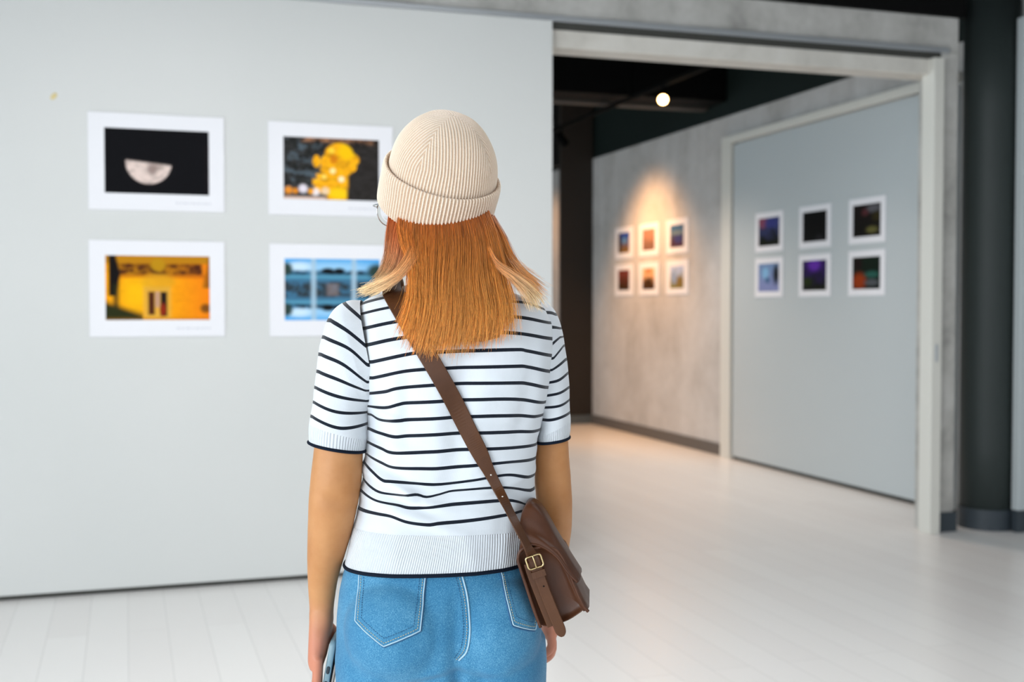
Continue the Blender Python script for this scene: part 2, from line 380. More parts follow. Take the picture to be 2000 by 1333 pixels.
def im_simple(seed, top, bot, blobs=()):
    def f(U, V):
        nz = noise2(U, V, 6, seed); t = np.clip(V*1.6-.3+nz*.4, 0, 1)[..., None]; c = L(bot)*(1-t)+L(top)*t
        for (x, y, rx, ry, k) in blobs: c = over(c, elm(U, V, x, y, rx, ry, .7), L(k))
        return c
    return f
def photo(center, face, w, h, iw, ih, up, fn, label, group, res):
    """face 0: hangs on the wide panel facing the camera; 1: on the gallery wall facing left"""
    r = empty('photo_print', center, 0 if face == 0 else -PI/2); tag(r, label, 'photograph', group)
    o = obj('board', *box(-w/2, w/2, -.007, 0, -h/2, h/2), M_board, r, smooth=False); bevel(o, .0015)
    nu, nv = res; us = np.linspace(0, 1, nu); vs = np.linspace(0, 1, nv); U, V = np.meshgrid(us, vs)
    c = fn(U, V); P = np.stack([(U-.5)*iw, np.full(U.shape, -.0078), (V-.5)*ih+up], -1).reshape(-1, 3)
    col = np.concatenate([np.clip(c.reshape(-1, 3), 0, 1), np.ones((nu*nv, 1))], 1)
    f = gridf(nv, nu, False); obj('picture', P, f, M_img, r, cattr={'col': col})
    if face == 0:
        parts = []; x = iw/2-.15
        while x < iw/2+.005:
            ww = random.uniform(.008, .022); parts.append(box(x, x+ww, -.0074, -.0069, -h/2+.035, -h/2+.041)); x += ww+.006
        obj('caption', *join(parts), M_cap, r, smooth=False)
    return r
gA = 'large photographs on the wide panel'
for cx, zc, fn, lb in ((.147, 1.986, im_moon, 'white-bordered photograph of a half moon on black'),
                       (.953, 1.982, im_statue, 'white-bordered photograph of a golden statue, partly behind the beanie'),
                       (.146, 1.405, im_temple, 'white-bordered photograph of a glowing orange facade with a dark doorway'),
                       (.955, 1.401, im_lake, 'white-bordered photograph of blue sky and buildings mirrored in water')):
    photo((cx, WY-.001, zc), 0, .602, .443, .461, .296, .004, fn, lb, gA, (110, 72))
gB = 'small photographs on the grey sliding panel'; gC = 'small photographs on the lit concrete wall'
for yc, zc, fn, lb in ((8.458, 1.934, im_simple(1, '#3a4272', '#101409', ((.2, .85, .2, .2, '#7d4356'), (.6, .8, .3, .15, '#353a78'))), 'small photo of a pink and blue dusk sky, upper left on the grey panel'),
                       (7.79, 1.934, im_simple(2, '#020202', '#030303', ((.7, .12, .15, .1, '#1b1b1e'),)), 'small almost black photo, upper middle on the grey panel'),
                       (7.13, 1.934, im_simple(3, '#120a0a', '#0d0a06', ((.75, .85, .25, .12, '#55555a'), (.45, .75, .12, .1, '#4d2528'), (.85, .6, .15, .15, '#292408'), (.7, .2, .2, .1, '#5d5a2f'))), 'small dark photo with pale flecks, upper right on the grey panel'),
                       (8.458, 1.562, im_simple(4, '#7089b0', '#7e86b2', ((.35, .65, .15, .2, '#7fb0d4'), (.85, .6, .13, .35, '#12120a'), (.45, .4, .1, .1, '#33587c'))), 'small pale blue photo with a dark right edge, lower left on the grey panel'),
                       (7.79, 1.562, im_simple(5, '#2a1452', '#0c1004', ((.5, .85, .25, .2, '#5c2c9c'), (.2, .3, .2, .15, '#1d2a06'))), 'small purple and black photo, lower middle on the grey panel'),
                       (7.13, 1.562, im_simple(6, '#06180c', '#071008', ((.2, .8, .15, .2, '#160606'), (.25, .25, .25, .25, '#8a3208'), (.7, .45, .25, .1, '#23544a'), (.7, .2, .25, .1, '#4c5054'))), 'small green photo with an orange corner, lower right on the grey panel')):
    photo((WX-.032, yc, zc), 1, .432, .322, .325, .228, .0, fn, lb, gB, (34, 26))
for yc, zc, fn, lb in ((11.46, 2.0, im_simple(7, '#2b4a9a', '#7a5a20', ((.1, .5, .15, .6, '#3a3020'), (.55, .6, .2, .15, '#5d8bb0'))), 'small photo with deep blue sky over ochre ground, upper left on the concrete wall'),
                       (10.84, 2.0, im_simple(8, '#a87860', '#785848'), 'small brown misty photo, upper middle on the concrete wall'),
                       (10.20, 2.0, im_simple(9, '#3d6488', '#4a2c34', ((.6, .35, .3, .2, '#3a3c70'), (.5, .65, .5, .1, '#6b7c84'))), 'small photo in blue and maroon bands, upper right on the concrete wall'),
                       (11.46, 1.606, im_simple(10, '#6d342c', '#38240a'), 'small dark red and brown photo, lower left on the concrete wall'),
                       (10.84, 1.606, im_simple(11, '#e8b080', '#3a2008', ((.5, .9, .25, .15, '#c07848'), (.5, .3, .35, .25, '#3d260c'))), 'small photo of a dark shape under a peach sky, lower middle on the concrete wall'),
                       (10.20, 1.606, im_simple(12, '#a8b8d8', '#7a7438', ((.7, .3, .3, .25, '#7d6838'), (.3, .5, .2, .3, '#8599b8'))), 'small pale photo with blue sky and green foot, lower right on the concrete wall')):
    photo((WX-.001, yc, zc), 1, .47, .33, .29, .212, .0, fn, lb, gC, (34, 26))
# ================================================================== THE PERSON
wx = PX0*math.cos(YAW)+PD*math.sin(YAW); wy = -PX0*math.sin(YAW)+PD*math.cos(YAW)
LOC = (wx, wy, 0); RZ = -YAW
def skin_mat():
    m = mat('skin', '#d9a883', .48, spec=.4); n = N(m); b = n.b
    b.inputs['Subsurface Weight'].default_value = .06; b.inputs['Subsurface Radius'].default_value = (.012, .005, .003)
    sp = n.attr('pink').outputs['Fac']; f = n.noise(18, 4)
    c = n.ramp(f, [(.3, '#ae7646'), (.7, '#c08a5a')]); n.color(n.mix(sp, c, lin('#c4786a'))); n.bump(n.noise(420, 2), .12, .0006); return m
M_skin = skin_mat()
person = empty('person', LOC, RZ)
tag(person, 'person seen from behind in a beige beanie, striped knit top and blue jeans', 'person')
HY = math.radians(36); HM = rotz(HY); HC = pp(857, 402, .022)
def hd(x, y, z): return HM @ np.array((x, y, z), float)+HC
BM = roty(math.radians(3)) @ rotz(math.radians(20)) @ rotx(math.radians(29)); BC = HC+np.array([-.006, 0, -.003])
CROWN = [(.030, .95), (.058, .955), (.080, .93), (.100, .87), (.118, .77), (.134, .635), (.146, .475), (.152, .31), (.1555, .13), (.156, .01)]
def hell(c, r, M=None): return ell(hd(*c), r, HM if M is None else HM @ M)
# ---- torso table: py, left px, right px, back y, front y
TT = np.array([(540, 826, 918, -.045, .035), (556, 800, 950, -.062, .05), (570, 755, 995, -.08, .06), (584, 716, 1036, -.09, .07), (602, 700, 1064, -.097, .08),
     (630, 694, 1078, -.104, .095), (680, 699, 1084, -.110, .115), (740, 706, 1079, -.112, .125), (800, 714, 1062, -.106, .12),
     (860, 714, 1050, -.097, .11), (920, 708, 1044, -.091, .10), (980, 702, 1045, -.092, .10), (1020, 694, 1042, -.098, .10),
     (1060, 683, 1038, -.107, .105), (1100, 674, 1032, -.113, .108), (1140, 668, 1030, -.116, .11)], float)
TZ = np.array([pp(865, r[0])[2] for r in TT]); TL = np.array([pp(r[1], r[0])[0] for r in TT]); TR = np.array([pp(r[2], r[0])[0] for r in TT])
zz = np.linspace(TZ[-1], TZ[0], 400)
def sm(a, k=13):
    a = np.interp(zz, TZ[::-1], a[::-1]); ker = np.hanning(k+2)[1:-1]; ker /= ker.sum(); p = np.pad(a, k//2, mode='reflect', reflect_type='odd'); return np.convolve(p, ker, 'valid')
sL, sR, sB, sF = sm(TL), sm(TR), sm(TT[:, 3]), sm(TT[:, 4])
def X2(zx, py): return pp(zx, py)
RIDGE = [  # fold lines of the knit: px1,py1,px2,py2,width(mm),height(mm)
 (722, 800, 800, 830, 7, 3.0), (716, 850, 790, 880, 8, 2.5), (712, 905, 800, 935, 8, -3.0), (708, 925, 860, 985, 8, 3.2), (705, 950, 840, 1000, 7, -2.6), (704, 975, 900, 1040, 9, 2.6),
 (800, 965, 1000, 935, 8, 2.4), (830, 980, 1030, 965, 7, -2.5), (840, 1010, 1030, 985, 9, 2.4), (795, 960, 820, 975, 6, 3.5), (1045, 930, 960, 960, 7, 2.4), (1042, 890, 960, 910, 8, 1.8),
 (725, 640, 722, 800, 9, 2.0), (770, 690, 775, 860, 14, 2.2), (800, 700, 790, 900, 12, -1.8), (1066, 700, 1040, 840, 11, 2.0), (1040, 720, 1010, 860, 12, -1.6), (735, 620, 745, 720, 9, 1.4), (1060, 640, 1050, 720, 10, 1.3),
 (850, 700, 860, 900, 20, 1.8), (905, 1040, 930, 1110, 14, 1.5), (780, 1040, 770, 1110, 14, 1.3), (1000, 980, 985, 1090, 10, 2.0)]
def fold(P, rid):
    out = np.zeros(len(P))
    for (a, b, c, d, w, h) in rid:
        p = pp(a, b, -.08)[[0, 2]]; q = pp(c, d, -.08)[[0, 2]]; e = q-p; Ln = np.linalg.norm(e); e /= Ln; r = P[:, [0, 2]]-p
        t = r @ e; s = r @ np.array([-e[1], e[0]]); w = w/1000; tt = np.clip(t/Ln, 0, 1)
        out += h/1000*np.exp(-(s/w)**2)*np.exp(-(np.maximum(0, np.maximum(-t, t-Ln))/.02)**2)*np.sin(PI*(.15+.7*tt))
    return out
def torso_rings(z0, z1, n, m=220, off=0, folds=True):
    th = np.linspace(0, 2*PI, m, endpoint=False); R = []; U = []
    for z in np.linspace(z0, z1, n):
        l, r, b, f = (np.interp(z, zz, s) for s in (sL, sR, sB, sF)); cx = (l+r)/2; w = (r-l)/2+off
        e = 2/2.35; c = np.sign(np.cos(th))*np.abs(np.cos(th))**e; s = np.sign(np.sin(th))*np.abs(np.sin(th))**e
        y = np.where(s < 0, s*(-(b-off)), s*(f+off)); x = cx+w*c; back = (s < 0)
        k = np.clip((z-1.0)/.1, 0, 1)*np.clip((1.36-z)/.1, 0, 1)
        sx = cx+.012
        y = y+back*k*(.007*np.exp(-((x-sx)/.02)**2)-.008*np.exp(-((x-sx-.08)/.045)**2-((z-1.25)/.06)**2)-.008*np.exp(-((x-sx+.08)/.045)**2-((z-1.25)/.06)**2))
        bust = np.exp(-((z-1.19)/.06)**2)*.018*(~back)*(np.exp(-((x-cx-.075)/.05)**2)+np.exp(-((x-cx+.075)/.05)**2)); y = y+bust
        P = np.stack([x, y, np.full(m, z)], 1)
        # neckline and hem dip a little at the back
        R.append(P); ang = np.arctan2(x-cx, -y); U.append(ang*.155)
    R = np.array(R); P = R.reshape(-1, 3)
    if folds:
        d = 1.6*fold(P, RIDGE); ns = np.array([noise.fractal(Vector((p[0]*11+3, p[1]*6, p[2]*16)), .8, 2, 3) for p in P])
        z = P[:, 2]; d = d*(P[:, 1] < .02)+ns*.0022*np.clip((z-.93)/.03, 0, 1)
        nrm = np.stack([P[:, 0]-(sL.mean()+sR.mean())/2, P[:, 1]*1.6, 0*z], 1); nrm /= np.linalg.norm(nrm, axis=1)[:, None]
        P = P+nrm*d[:, None]
    return P.reshape(R.shape), np.array(U)
def field(curves, P, yd, wide):
    """index field of knit stripes: curves (zoom coordinates) become lines (x, z) on the cloth"""
    xs = np.linspace(-.35, .35, 500); Z = []
    for c in curves:
        q = []
        for (X, Y) in c:
            px, py = 560+X/2.898, 540+Y/2.898; x0 = pp(px, py)[0]
            y = yd(x0); q.append(pp(px, py, y)[[0, 2]])
        q = np.array(q); q = smoothpath(q, 40); q = q[np.argsort(q[:, 0])]; Z.append(np.interp(xs, q[:, 0], q[:, 1]))
    Z = np.array(Z); K = len(Z); out = np.empty(len(P))
    ix = np.clip(((P[:, 0]-xs[0])/(xs[1]-xs[0])).astype(int), 0, 498)
    for i in range(len(P)):
        col = Z[:, ix[i]]*(1-((P[i, 0]-xs[ix[i]])/(xs[1]-xs[0])))+Z[:, ix[i]+1]*((P[i, 0]-xs[ix[i]])/(xs[1]-xs[0])); z = P[i, 2]
        if z > col[0]: out[i] = -(z-col[0])/.025
        elif z < col[-1]: out[i] = K-1+(col[-1]-z)/.025
        else: out[i] = np.interp(-z, -col, np.arange(K))
    return out, K
SC = [[(300, 95), (530, 35), (900, 5), (1300, 15), (1480, 60)],
 [(360, 175), (530, 125), (800, 75), (1100, 70), (1330, 95), (1420, 120), (1500, 160)], [(405, 215), (580, 175), (800, 145), (1100, 125), (1265, 140), (1365, 150), (1455, 185), (1500, 205)],
 [(437, 295), (630, 255), (900, 225), (1275, 228), (1480, 260)], [(450, 390), (640, 350), (900, 325), (1260, 318), (1500, 350)],
 [(485, 485), (720, 435), (870, 428), (1280, 412), (1360, 418), (1515, 448)], [(490, 575), (680, 535), (900, 520), (1280, 505), (1370, 508), (1520, 540)],
 [(465, 665), (560, 652), (650, 630), (940, 608), (1280, 598), (1370, 602), (1480, 622)], [(465, 740), (560, 745), (640, 724), (700, 716), (1000, 700), (1280, 690), (1450, 702)],
 [(475, 785), (530, 815), (640, 818), (700, 813), (1040, 795), (1280, 785), (1400, 788)], [(460, 870), (530, 892), (610, 912), (700, 906), (980, 892), (1280, 880), (1400, 875)],
 [(455, 950), (530, 980), (600, 1005), (800, 1000), (1030, 985), (1280, 972), (1390, 958)], [(445, 1020), (530, 1062), (600, 1090), (750, 1096), (870, 1095), (1080, 1075), (1250, 1055), (1370, 1042)],
 [(430, 1065), (480, 1110), (540, 1160), (600, 1168), (850, 1190), (1050, 1165), (1180, 1138), (1270, 1128), (1370, 1140)],
 [(425, 1165), (470, 1205), (530, 1235), (640, 1246), (730, 1238), (790, 1257), (870, 1240), (950, 1220), (1220, 1198), (1380, 1218)],
 [(415, 1222), (500, 1272), (620, 1300), (720, 1322), (950, 1300), (1200, 1275), (1300, 1275), (1380, 1310)],
 [(400, 1325), (520, 1350), (590, 1362), (680, 1395), (800, 1412), (860, 1405), (1020, 1392), (1250, 1352), (1330, 1330)]]
def yd_t(x): return -.105*math.sqrt(max(0, 1-((x+.0)/.155)**2))
def shirt_mat(name, K, ribs=False, trim=False):
    m = mat(name, '#eeeff0', .85, spec=.2, sheen=.25); n = N(m)
    if not ribs:
        s = n.attr('stripe').outputs['Fac']; fr = n.math('ABSOLUTE', n.math('SUBTRACT', s, n.math('ROUND', s)))
        on = n.math('MULTIPLY', n.math('LESS_THAN', fr, .105), n.math('MULTIPLY', n.math('GREATER_THAN', s, -.4), n.math('LESS_THAN', s, K-1+.4)))
        n.color(n.mix(on, lin('#cfd4d9'), lin('#0a1320')))
        u = n.attr('u').outputs['Fac']; w = n.math('SINE', n.math('MULTIPLY', u, 2*PI/.0017)); 
        n.bump(n.math('ADD', n.math('MULTIPLY', w, .5), n.noise(300, 2)), .22, .0006)
    else:
        u = n.attr('u').outputs['Fac']; w = n.math('SINE', n.math('MULTIPLY', u, 2*PI/.0048)); n.bump(w, .55, .0013)
        n.b.inputs['Base Color'].default_value = (*lin('#ced3d8'), 1)
    return m
M_navy = mat('navy_knit', '#0b1524', .85, spec=.2)
ZB = pp(865, 1050, -.10)[2]; ZH = pp(865, 1124, -.108)[2]; ZT = pp(865, 548)[2]
M_shirt = shirt_mat('striped_knit', 17); M_rib = shirt_mat('white_rib_knit', 0, True)
R, U = torso_rings(ZB, ZT, 190); n_, m_ = R.shape[:2]; P = R.reshape(-1, 3)
S, K = field(SC, P, yd_t, .16)
shirt = obj('shirt', P, [q for q in gridf(n_, m_)], M_shirt, person, fattr={'stripe': S, 'u': U.ravel()}); shirt['label'] = 'white short-sleeved knit top with thin navy stripes'
TORSO_B = bvh(P, gridf(n_, m_))
R2, U2 = torso_rings(ZH, ZB+.002, 26, off=.0004); # hem band flares a touch and tilts with the hips
P2 = R2.reshape(-1, 3).copy()
dipz = .004*(P2[:, 0]/.15); P2[:, 2] += dipz*np.clip((ZB-P2[:, 2])/(ZB-ZH), 0, 1)
hb = obj('hem_band', P2, gridf(26, m_), M_rib, shirt, fattr={'u': U2.ravel()}); hb['label'] = 'ribbed white hem band'
v, f = closed_tube(P2.reshape(26, m_, 3)[0][::2], .0030, 8); obj('hem_trim', v, f, M_navy, shirt)['label'] = 'navy edge of the hem'
v, f = closed_tube(R[-1][::3], .0055, 8); obj('collar', v, f, M_rib, shirt, fattr={'u': np.zeros(len(v))})
FULL_B = bvh(*join([(P, gridf(n_, m_)), (P2, gridf(26, m_))]))
# ---- sleeves
def sleeve(prof, yc, yh, curves, side):
    """prof: outer px,py , inner px,py"""
    O = np.array([pp(a, b, yc[0])[[0, 2]] for (a, b, c, d) in prof]); I = np.array([pp(c, d, yc[0])[[0, 2]] for (a, b, c, d) in prof])
    n = 90; O = smoothpath(O, n); I = smoothpath(I, n); YC = np.linspace(yc[0], yc[1], n); YH = np.interp(np.linspace(0, 1, n), np.linspace(0, 1, len(yh)), yh)
    m = 96; th = np.linspace(0, 2*PI, m, endpoint=False); R = []; U = []
    for i in range(n):
        c = (O[i]+I[i])/2; h = (O[i]-I[i])/2; k = np.cos(th); s = np.sin(th); e = 2/2.2
        k = np.sign(k)*np.abs(k)**e; s = np.sign(s)*np.abs(s)**e
        xz = c+k[:, None]*h; R.append(np.stack([xz[:, 0], YC[i]+YH[i]*s, xz[:, 1]], 1)); U.append(th*.05)
    R = np.array(R); P = R.reshape(-1, 3)
    ns = np.array([noise.fractal(Vector((p[0]*12+9, p[1]*8, p[2]*14)), .8, 2, 3) for p in P])
    cen = np.repeat(R.mean(1), m, 0); d = P-cen; d /= np.linalg.norm(d, axis=1)[:, None]; P = P+d*(ns*.0025)[:, None]
    def yd(x): return yc[0]-.045
    S, K = field(curves, P, yd, .1); nb = int(n*.855)
    o = obj('sleeve', P[:nb*m], gridf(nb, m), shirt_mat('striped_sleeve_knit', K), shirt, fattr={'stripe': S[:nb*m], 'u': np.array(U).ravel()[:nb*m]})
    Pb = P[(nb-1)*m:]; Rb = Pb.reshape(-1, m, 3); g = np.linspace(0, 1, len(Rb)); Rb = Rb.copy()
    for i in range(len(Rb)): Rb[i] = Rb[i].mean(0)+(Rb[i]-Rb[i].mean(0))*(1.0-.012*g[i])
    cu = obj('sleeve_cuff', Rb.reshape(-1, 3), gridf(len(Rb), m), M_rib, shirt, fattr={'u': np.array(U).ravel()[(nb-1)*m:]})
    v, f = closed_tube(Rb[-1][::2], .0026, 8); obj('cuff_trim', v, f, M_navy, shirt)
    return o
LS = [[(290, 130), (410, 225), (450, 270)], [(245, 250), (350, 310), (455, 395)], [(210, 345), (360, 405), (465, 500)], [(195, 443), (330, 495), (460, 600)], [(180, 540), (300, 580), (450, 645)], [(165, 632), (300, 675), (450, 706)], [(155, 715), (300, 762), (470, 775)], [(145, 795), (280, 845), (360, 852), (465, 835)]]
RS = [[(1465, 205), (1500, 208), (1525, 217)], [(1480, 285), (1520, 290), (1550, 298)], [(1490, 395), (1520, 368), (1550, 345)], [(1510, 465), (1540, 430), (1570, 395)], [(1500, 530), (1540, 505), (1583, 475)], [(1480, 602), (1540, 590), (1595, 555)], [(1450, 680), (1540, 665), (1600, 640)], [(1420, 748), (1540, 738), (1605, 712)], [(1400, 815), (1500, 815), (1605, 785)]]
sleeve([(706, 588, 745, 780), (684, 589, 736, 792), (662, 599, 730, 798), (643, 622, 726, 802), (629, 665, 724, 806), (620, 725, 722, 816), (614, 785, 721, 836), (610, 835, 718, 860), (609, 860, 716, 879)], (-.018, -.035), (.060, .064, .062, .056, .053, .050), LS, -1)
sleeve([(1056, 590, 1020, 770), (1074, 597, 1028, 780), (1088, 612, 1034, 790), (1098, 645, 1040, 800), (1106, 690, 1046, 812), (1111, 735, 1050, 826), (1114, 790, 1050, 845), (1114, 832, 1047, 858), (1113, 856, 1046, 866)], (.012, .030), (.060, .064, .060, .055, .052, .050), RS, 1)
# ---- body: one continuous surface
parts = []
parts += [hell((0, -.004, .028), (.072, .090, .088)), hell((0, .035, -.045), (.054, .050, .060)), hell((0, .05, -.078), (.032, .034, .028)), hell((0, .02, .03), (.066, .078, .075))]
parts += [hell((0, .087, -.022), (.008, .012, .024), rotx(.30)), hell((0, .094, -.038), (.0115, .010, .0085)), hell((0, .079, -.067), (.021, .010, .006)), hell((0, .078, -.076), (.018, .010, .006)), hell((.03, .078, -.03), (.018, .014, .018)), hell((-.03, .078, -.03), (.018, .014, .018)), hell((.031, .071, .014), (.02, .012, .006)), hell((-.031, .071, .014), (.02, .012, .006)), hell((.031, .067, -.012), (.015, .009, .004)), hell((-.031, .067, -.012), (.015, .009, .004))]
for s in (-1, 1): parts += [hell((s*.073, -.006, -.012), (.007, .017, .03), roty(s*.15)), hell((s*.070, .0, -.028), (.006, .010, .012))]
neck = [hd(0, -.012, -.05), pp(858, 500, .012), pp(864, 545, 0), pp(868, 600, 0)]
parts.append(tube(neck, [.050, .048, .050, .058], 24, n=12))
tr_ = [(562, 805, 940, .034), (582, 745, 1000, .048), (620, 712, 1062, .078), (700, 716, 1066, .09), (800, 726, 1046, .085), (900, 722, 1032, .078), (1000, 714, 1030, .078), (1080, 696, 1020, .085), (1180, 684, 1030, .085), (1250, 700, 1010, .070)]
R = []
for (py, l, r, h) in tr_:
    a = pp(l, py)[0]; b_ = pp(r, py)[0]; z = pp(865, py)[2]; t = np.linspace(0, 2*PI, 40, endpoint=False)
    R.append(np.stack([(a+b_)/2+(b_-a)/2*np.cos(t), h*np.sin(t), np.full(40, z)], 1))
parts.append(loft(R, flip=True))
def limb(prof, ys, fl=1.0, n=30):
    C0 = []; r = []
    for (a, b, c, d), y in zip(prof, ys):
        p = pp(a, b, y); q = pp(c, d, y); C0.append((p+q)/2); r.append(np.linalg.norm(p-q)/2)
    return C0, r
Lp = [(690, 610, 740, 660), (650, 650, 705, 720), (632, 740, 708, 780), (620, 820, 708, 840), (613, 880, 709, 884), (607, 930, 707, 934), (603, 975, 700, 980), (601, 1030, 688, 1035), (600, 1080, 673, 1085), (601, 1130, 660, 1132), (604, 1175, 653, 1178), (606, 1210, 650, 1212)]
ly = [0, -.015, -.03, -.035, -.035, -.035, -.034, -.025, -.01, 0, .008, .012]
C0, r = limb(Lp, ly); parts.append(tube(C0, r, 26, n=60, up=(0, 1, 0)))
Rp = [(1035, 610, 1080, 650), (1050, 660, 1095, 700), (1052, 760, 1105, 780), (1047, 830, 1109, 840), (1044, 880, 1111, 884), (1043, 930, 1115, 932), (1047, 980, 1118, 982), (1052, 1030, 1117, 1028), (1056, 1075, 1111, 1070), (1058, 1120, 1104, 1118), (1058, 1160, 1098, 1158), (1056, 1188, 1094, 1186)]
ry = [0, .015, .03, .034, .040, .050, .062, .085, .110, .130, .145, .153]
C0, r = limb(Rp, ry); parts.append(tube(C0, r, 26, n=60, up=(0, 1, 0)))
# left hand: palm towards the thigh, fingers down and closing under the phone
W = pp(628, 1205, .012); 
def hp(px, py, y): return pp(px, py, y)
def slab(pts): # palm loft: (px,py,y, half thickness x, half breadth y)
    R = []; t = np.linspace(0, 2*PI, 28, endpoint=False)
    for (px, py, y, hx, hy) in pts:
        c = pp(px, py, y); e = .8; R.append(np.stack([c[0]+hx*np.sign(np.cos(t))*np.abs(np.cos(t))**e, c[1]+hy*np.sign(np.sin(t))*np.abs(np.sin(t))**e, np.full(28, c[2])], 1))
    return loft(R, flip=True)
parts.append(slab([(628, 1192, .010, .019, .022), (628, 1212, .012, .019, .026), (626, 1235, .013, .0175, .034), (623, 1262, .014, .0155, .038), (620, 1285, .015, .0135, .038), (619, 1300, .015, .010, .034)]))
for i, (yy, ln, rr) in enumerate(((-.020, .80, .0078), (-.001, .95, .0086), (.020, 1.0, .0090), (.041, .93, .0086))):
    b0 = pp(621, 1286, yy); pts = [b0, b0+np.array((-.001, .0, -.028))*ln, b0+np.array((-.002, .001, -.052))*ln, b0+np.array((.0035, .002, -.072))*ln, b0+np.array((.013, .002, -.084))*ln]
    parts.append(tube(pts, [rr*1.08, rr, rr*1.03, rr*.92, rr*.72], 14, n=22))
t0 = pp(634, 1222, .038); parts.append(tube([t0, t0+np.array((.012, .012, -.018)), t0+np.array((.026, .012, -.040)), t0+np.array((.031, .006, -.058)), t0+np.array((.031, .0, -.068))], [.013, .0115, .0095, .0088, .0066], 14, n=22))
# right hand: relaxed, fingers curled forward and inward
parts.append(slab([(1075, 1178, .151, .016, .021), (1074, 1200, .158, .0165, .027), (1073, 1222, .164, .016, .034), (1073, 1238, .168, .0145, .037)]))
for i, (yy, ln, rr) in enumerate(((.134, .78, .0076), (.153, .95, .0084), (.173, 1.0, .0088), (.192, .92, .0084))):
    b0 = pp(1074, 1234, yy); pts = [b0, b0+np.array((.004, .004, -.024))*ln, b0+np.array((.001, .008, -.042))*ln, b0+np.array((-.010, .008, -.052))*ln, b0+np.array((-.020, .006, -.050))*ln]
    parts.append(tube(pts, [rr*1.08, rr, rr*1.03, rr*.9, rr*.7], 14, n=22))
t0 = pp(1064, 1205, .182); parts.append(tube([t0, t0+np.array((-.010, .012, -.020)), t0+np.array((-.014, .014, -.042)), t0+np.array((-.012, .010, -.062))], [.0125, .011, .0095, .007], 14, n=18))
# legs
for s, cx in ((-1, -.082), (1, .088)):
    parts.append(tube([(cx*.85, 0, .78), (cx, 0, .62), (cx, .005, .46), (cx, -.008, .32), (cx, 0, .10), (cx, .01, .05)], [.068, .062, .050, .048, .034, .034], 22, n=40))
    parts.append(ell((cx, .06, .045), (.036, .11, .028)))
V_, F_ = remesh(parts, .0034, 5)
for (ex, ey, ez, er, dp) in ((*pp(655, 978, -.075), .022, .0045), (*pp(1092, 946, -.01), .02, .004), (*pp(640, 1235, -.02), .012, .002)):
    w_ = np.exp(-(((V_-np.array((ex, ey, ez)))**2)*np.array([1, .3, 2.5])).sum(1)/er**2); V_[:, 1] += dp*w_
q = (V_-BC) @ BM; hd_ = V_[:, 2] > 1.40      # the skull stays inside the knit
kmx = np.interp(q[:, 2], [c[0] for c in CROWN], [c[1] for c in CROWN])*.955; rr_ = np.hypot(q[:, 0]/.0885, q[:, 1]/.1005)
fac = np.where(hd_ & (q[:, 2] > .004) & (rr_ > kmx), kmx/np.maximum(rr_, 1e-6), 1); q[:, 0] *= fac; q[:, 1] *= fac
q[:, 2] = np.where(hd_, np.minimum(q[:, 2], .150), q[:, 2]); V_ = q @ BM.T+BC
hl = (V_-HC) @ HM; lipm = np.exp(-(hl[:, 0]/.022)**4-((hl[:, 2]+.0715)/.0065)**4)*.7*(hl[:, 1] > .07)
pink = lipm+np.clip((.86-V_[:, 2])/.07, 0, 1)*(np.abs(V_[:, 0]) > .14)*.6
body = obj('body', V_, F_, M_skin, person, fattr={'pink': pink})
M_eye = mat('eye_white', '#f2efec', .2); M_lipc = mat('iris_brown', '#2c1a10', .2)
for s in (-1, 1):
    v, f = hell((s*.031, .0675, -.001), (.0125, .0120, .0100)); e = obj('eye', v, f, M_eye, person)
    v, f = hell((s*.031, .0782, -.001), (.0052, .0024, .0052)); obj('iris', v, f, M_lipc, e)
# ---- jeans
def denim_mat():
    m = mat('denim', '#4f8cb4', .8, spec=.2, sheen=.15); n = N(m); o = n.obj()
    f = n.noise(9, 5, .6, vec=o); g = n.noise(850, 3, .75, vec=n.scaled(o, (1, 1, .55))); h = n.noise(1500, 2, .6, vec=o)
    k = n.math('ADD', n.math('MULTIPLY', f, .25), n.math('ADD', n.math('MULTIPLY', g, .50), n.math('MULTIPLY', h, .25)))
    n.color(n.ramp(k, [(.36, '#245d84'), (.5, '#3b7ba1'), (.64, '#72aac6')])); n.bump(g, .3, .0007); return m
M_denim = denim_mat(); M_edge = mat('worn_denim_edge', '#a8c8da', .8); M_thread = mat('pale_thread', '#c4b690', .7); M_thread2 = mat('blue_thread', '#2d5e85', .7)
jp = []
JT = [(1085, 684, 1030, -.092, .085), (1110, 673, 1036, -.098, .09), (1150, 664, 1045, -.106, .095), (1200, 659, 1052, -.112, .10), (1250, 658, 1056, -.112, .10), (1300, 661, 1058, -.100, .095), (1330, 672, 1046, -.085, .085)]
R = []; t = np.linspace(0, 2*PI, 72, endpoint=False)
for (py, l, r, b, fr) in JT:
    a = pp(l, py)[0]; c = pp(r, py)[0]; z = pp(865, py)[2]; co = np.sign(np.cos(t))*np.abs(np.cos(t))**.9; si = np.sign(np.sin(t))*np.abs(np.sin(t))**.9
    R.append(np.stack([(a+c)/2+(c-a)/2*co, np.where(si < 0, -b*si, fr*si), np.full(72, z)], 1))
jp.append(loft(R, flip=True))
jp.append(ell(pp(785, 1228, -.052), (.090, .078, .092))); jp.append(ell(pp(968, 1228, -.046), (.072, .076, .090)))
for cx, rx, x0 in ((-.086, .099, pp(772, 1300)[0]), (.074, .078, pp(976, 1300)[0])):
    R = []
    for z, c, ra, rb in ((.80, x0, rx*.93, .100), (.76, x0, rx*.965, .102), (.72, x0, rx*.95, .100), (.62, x0*.98, .082, .092), (.46, x0*.97, .066, .070), (.30, x0*.97, .060, .066), (.12, x0*.97, .058, .064), (.075, x0*.97, .058, .066)):
        R.append(np.stack([c+ra*np.cos(t), rb*np.sin(t), np.full(72, z)], 1))
    jp.append(loft(R))
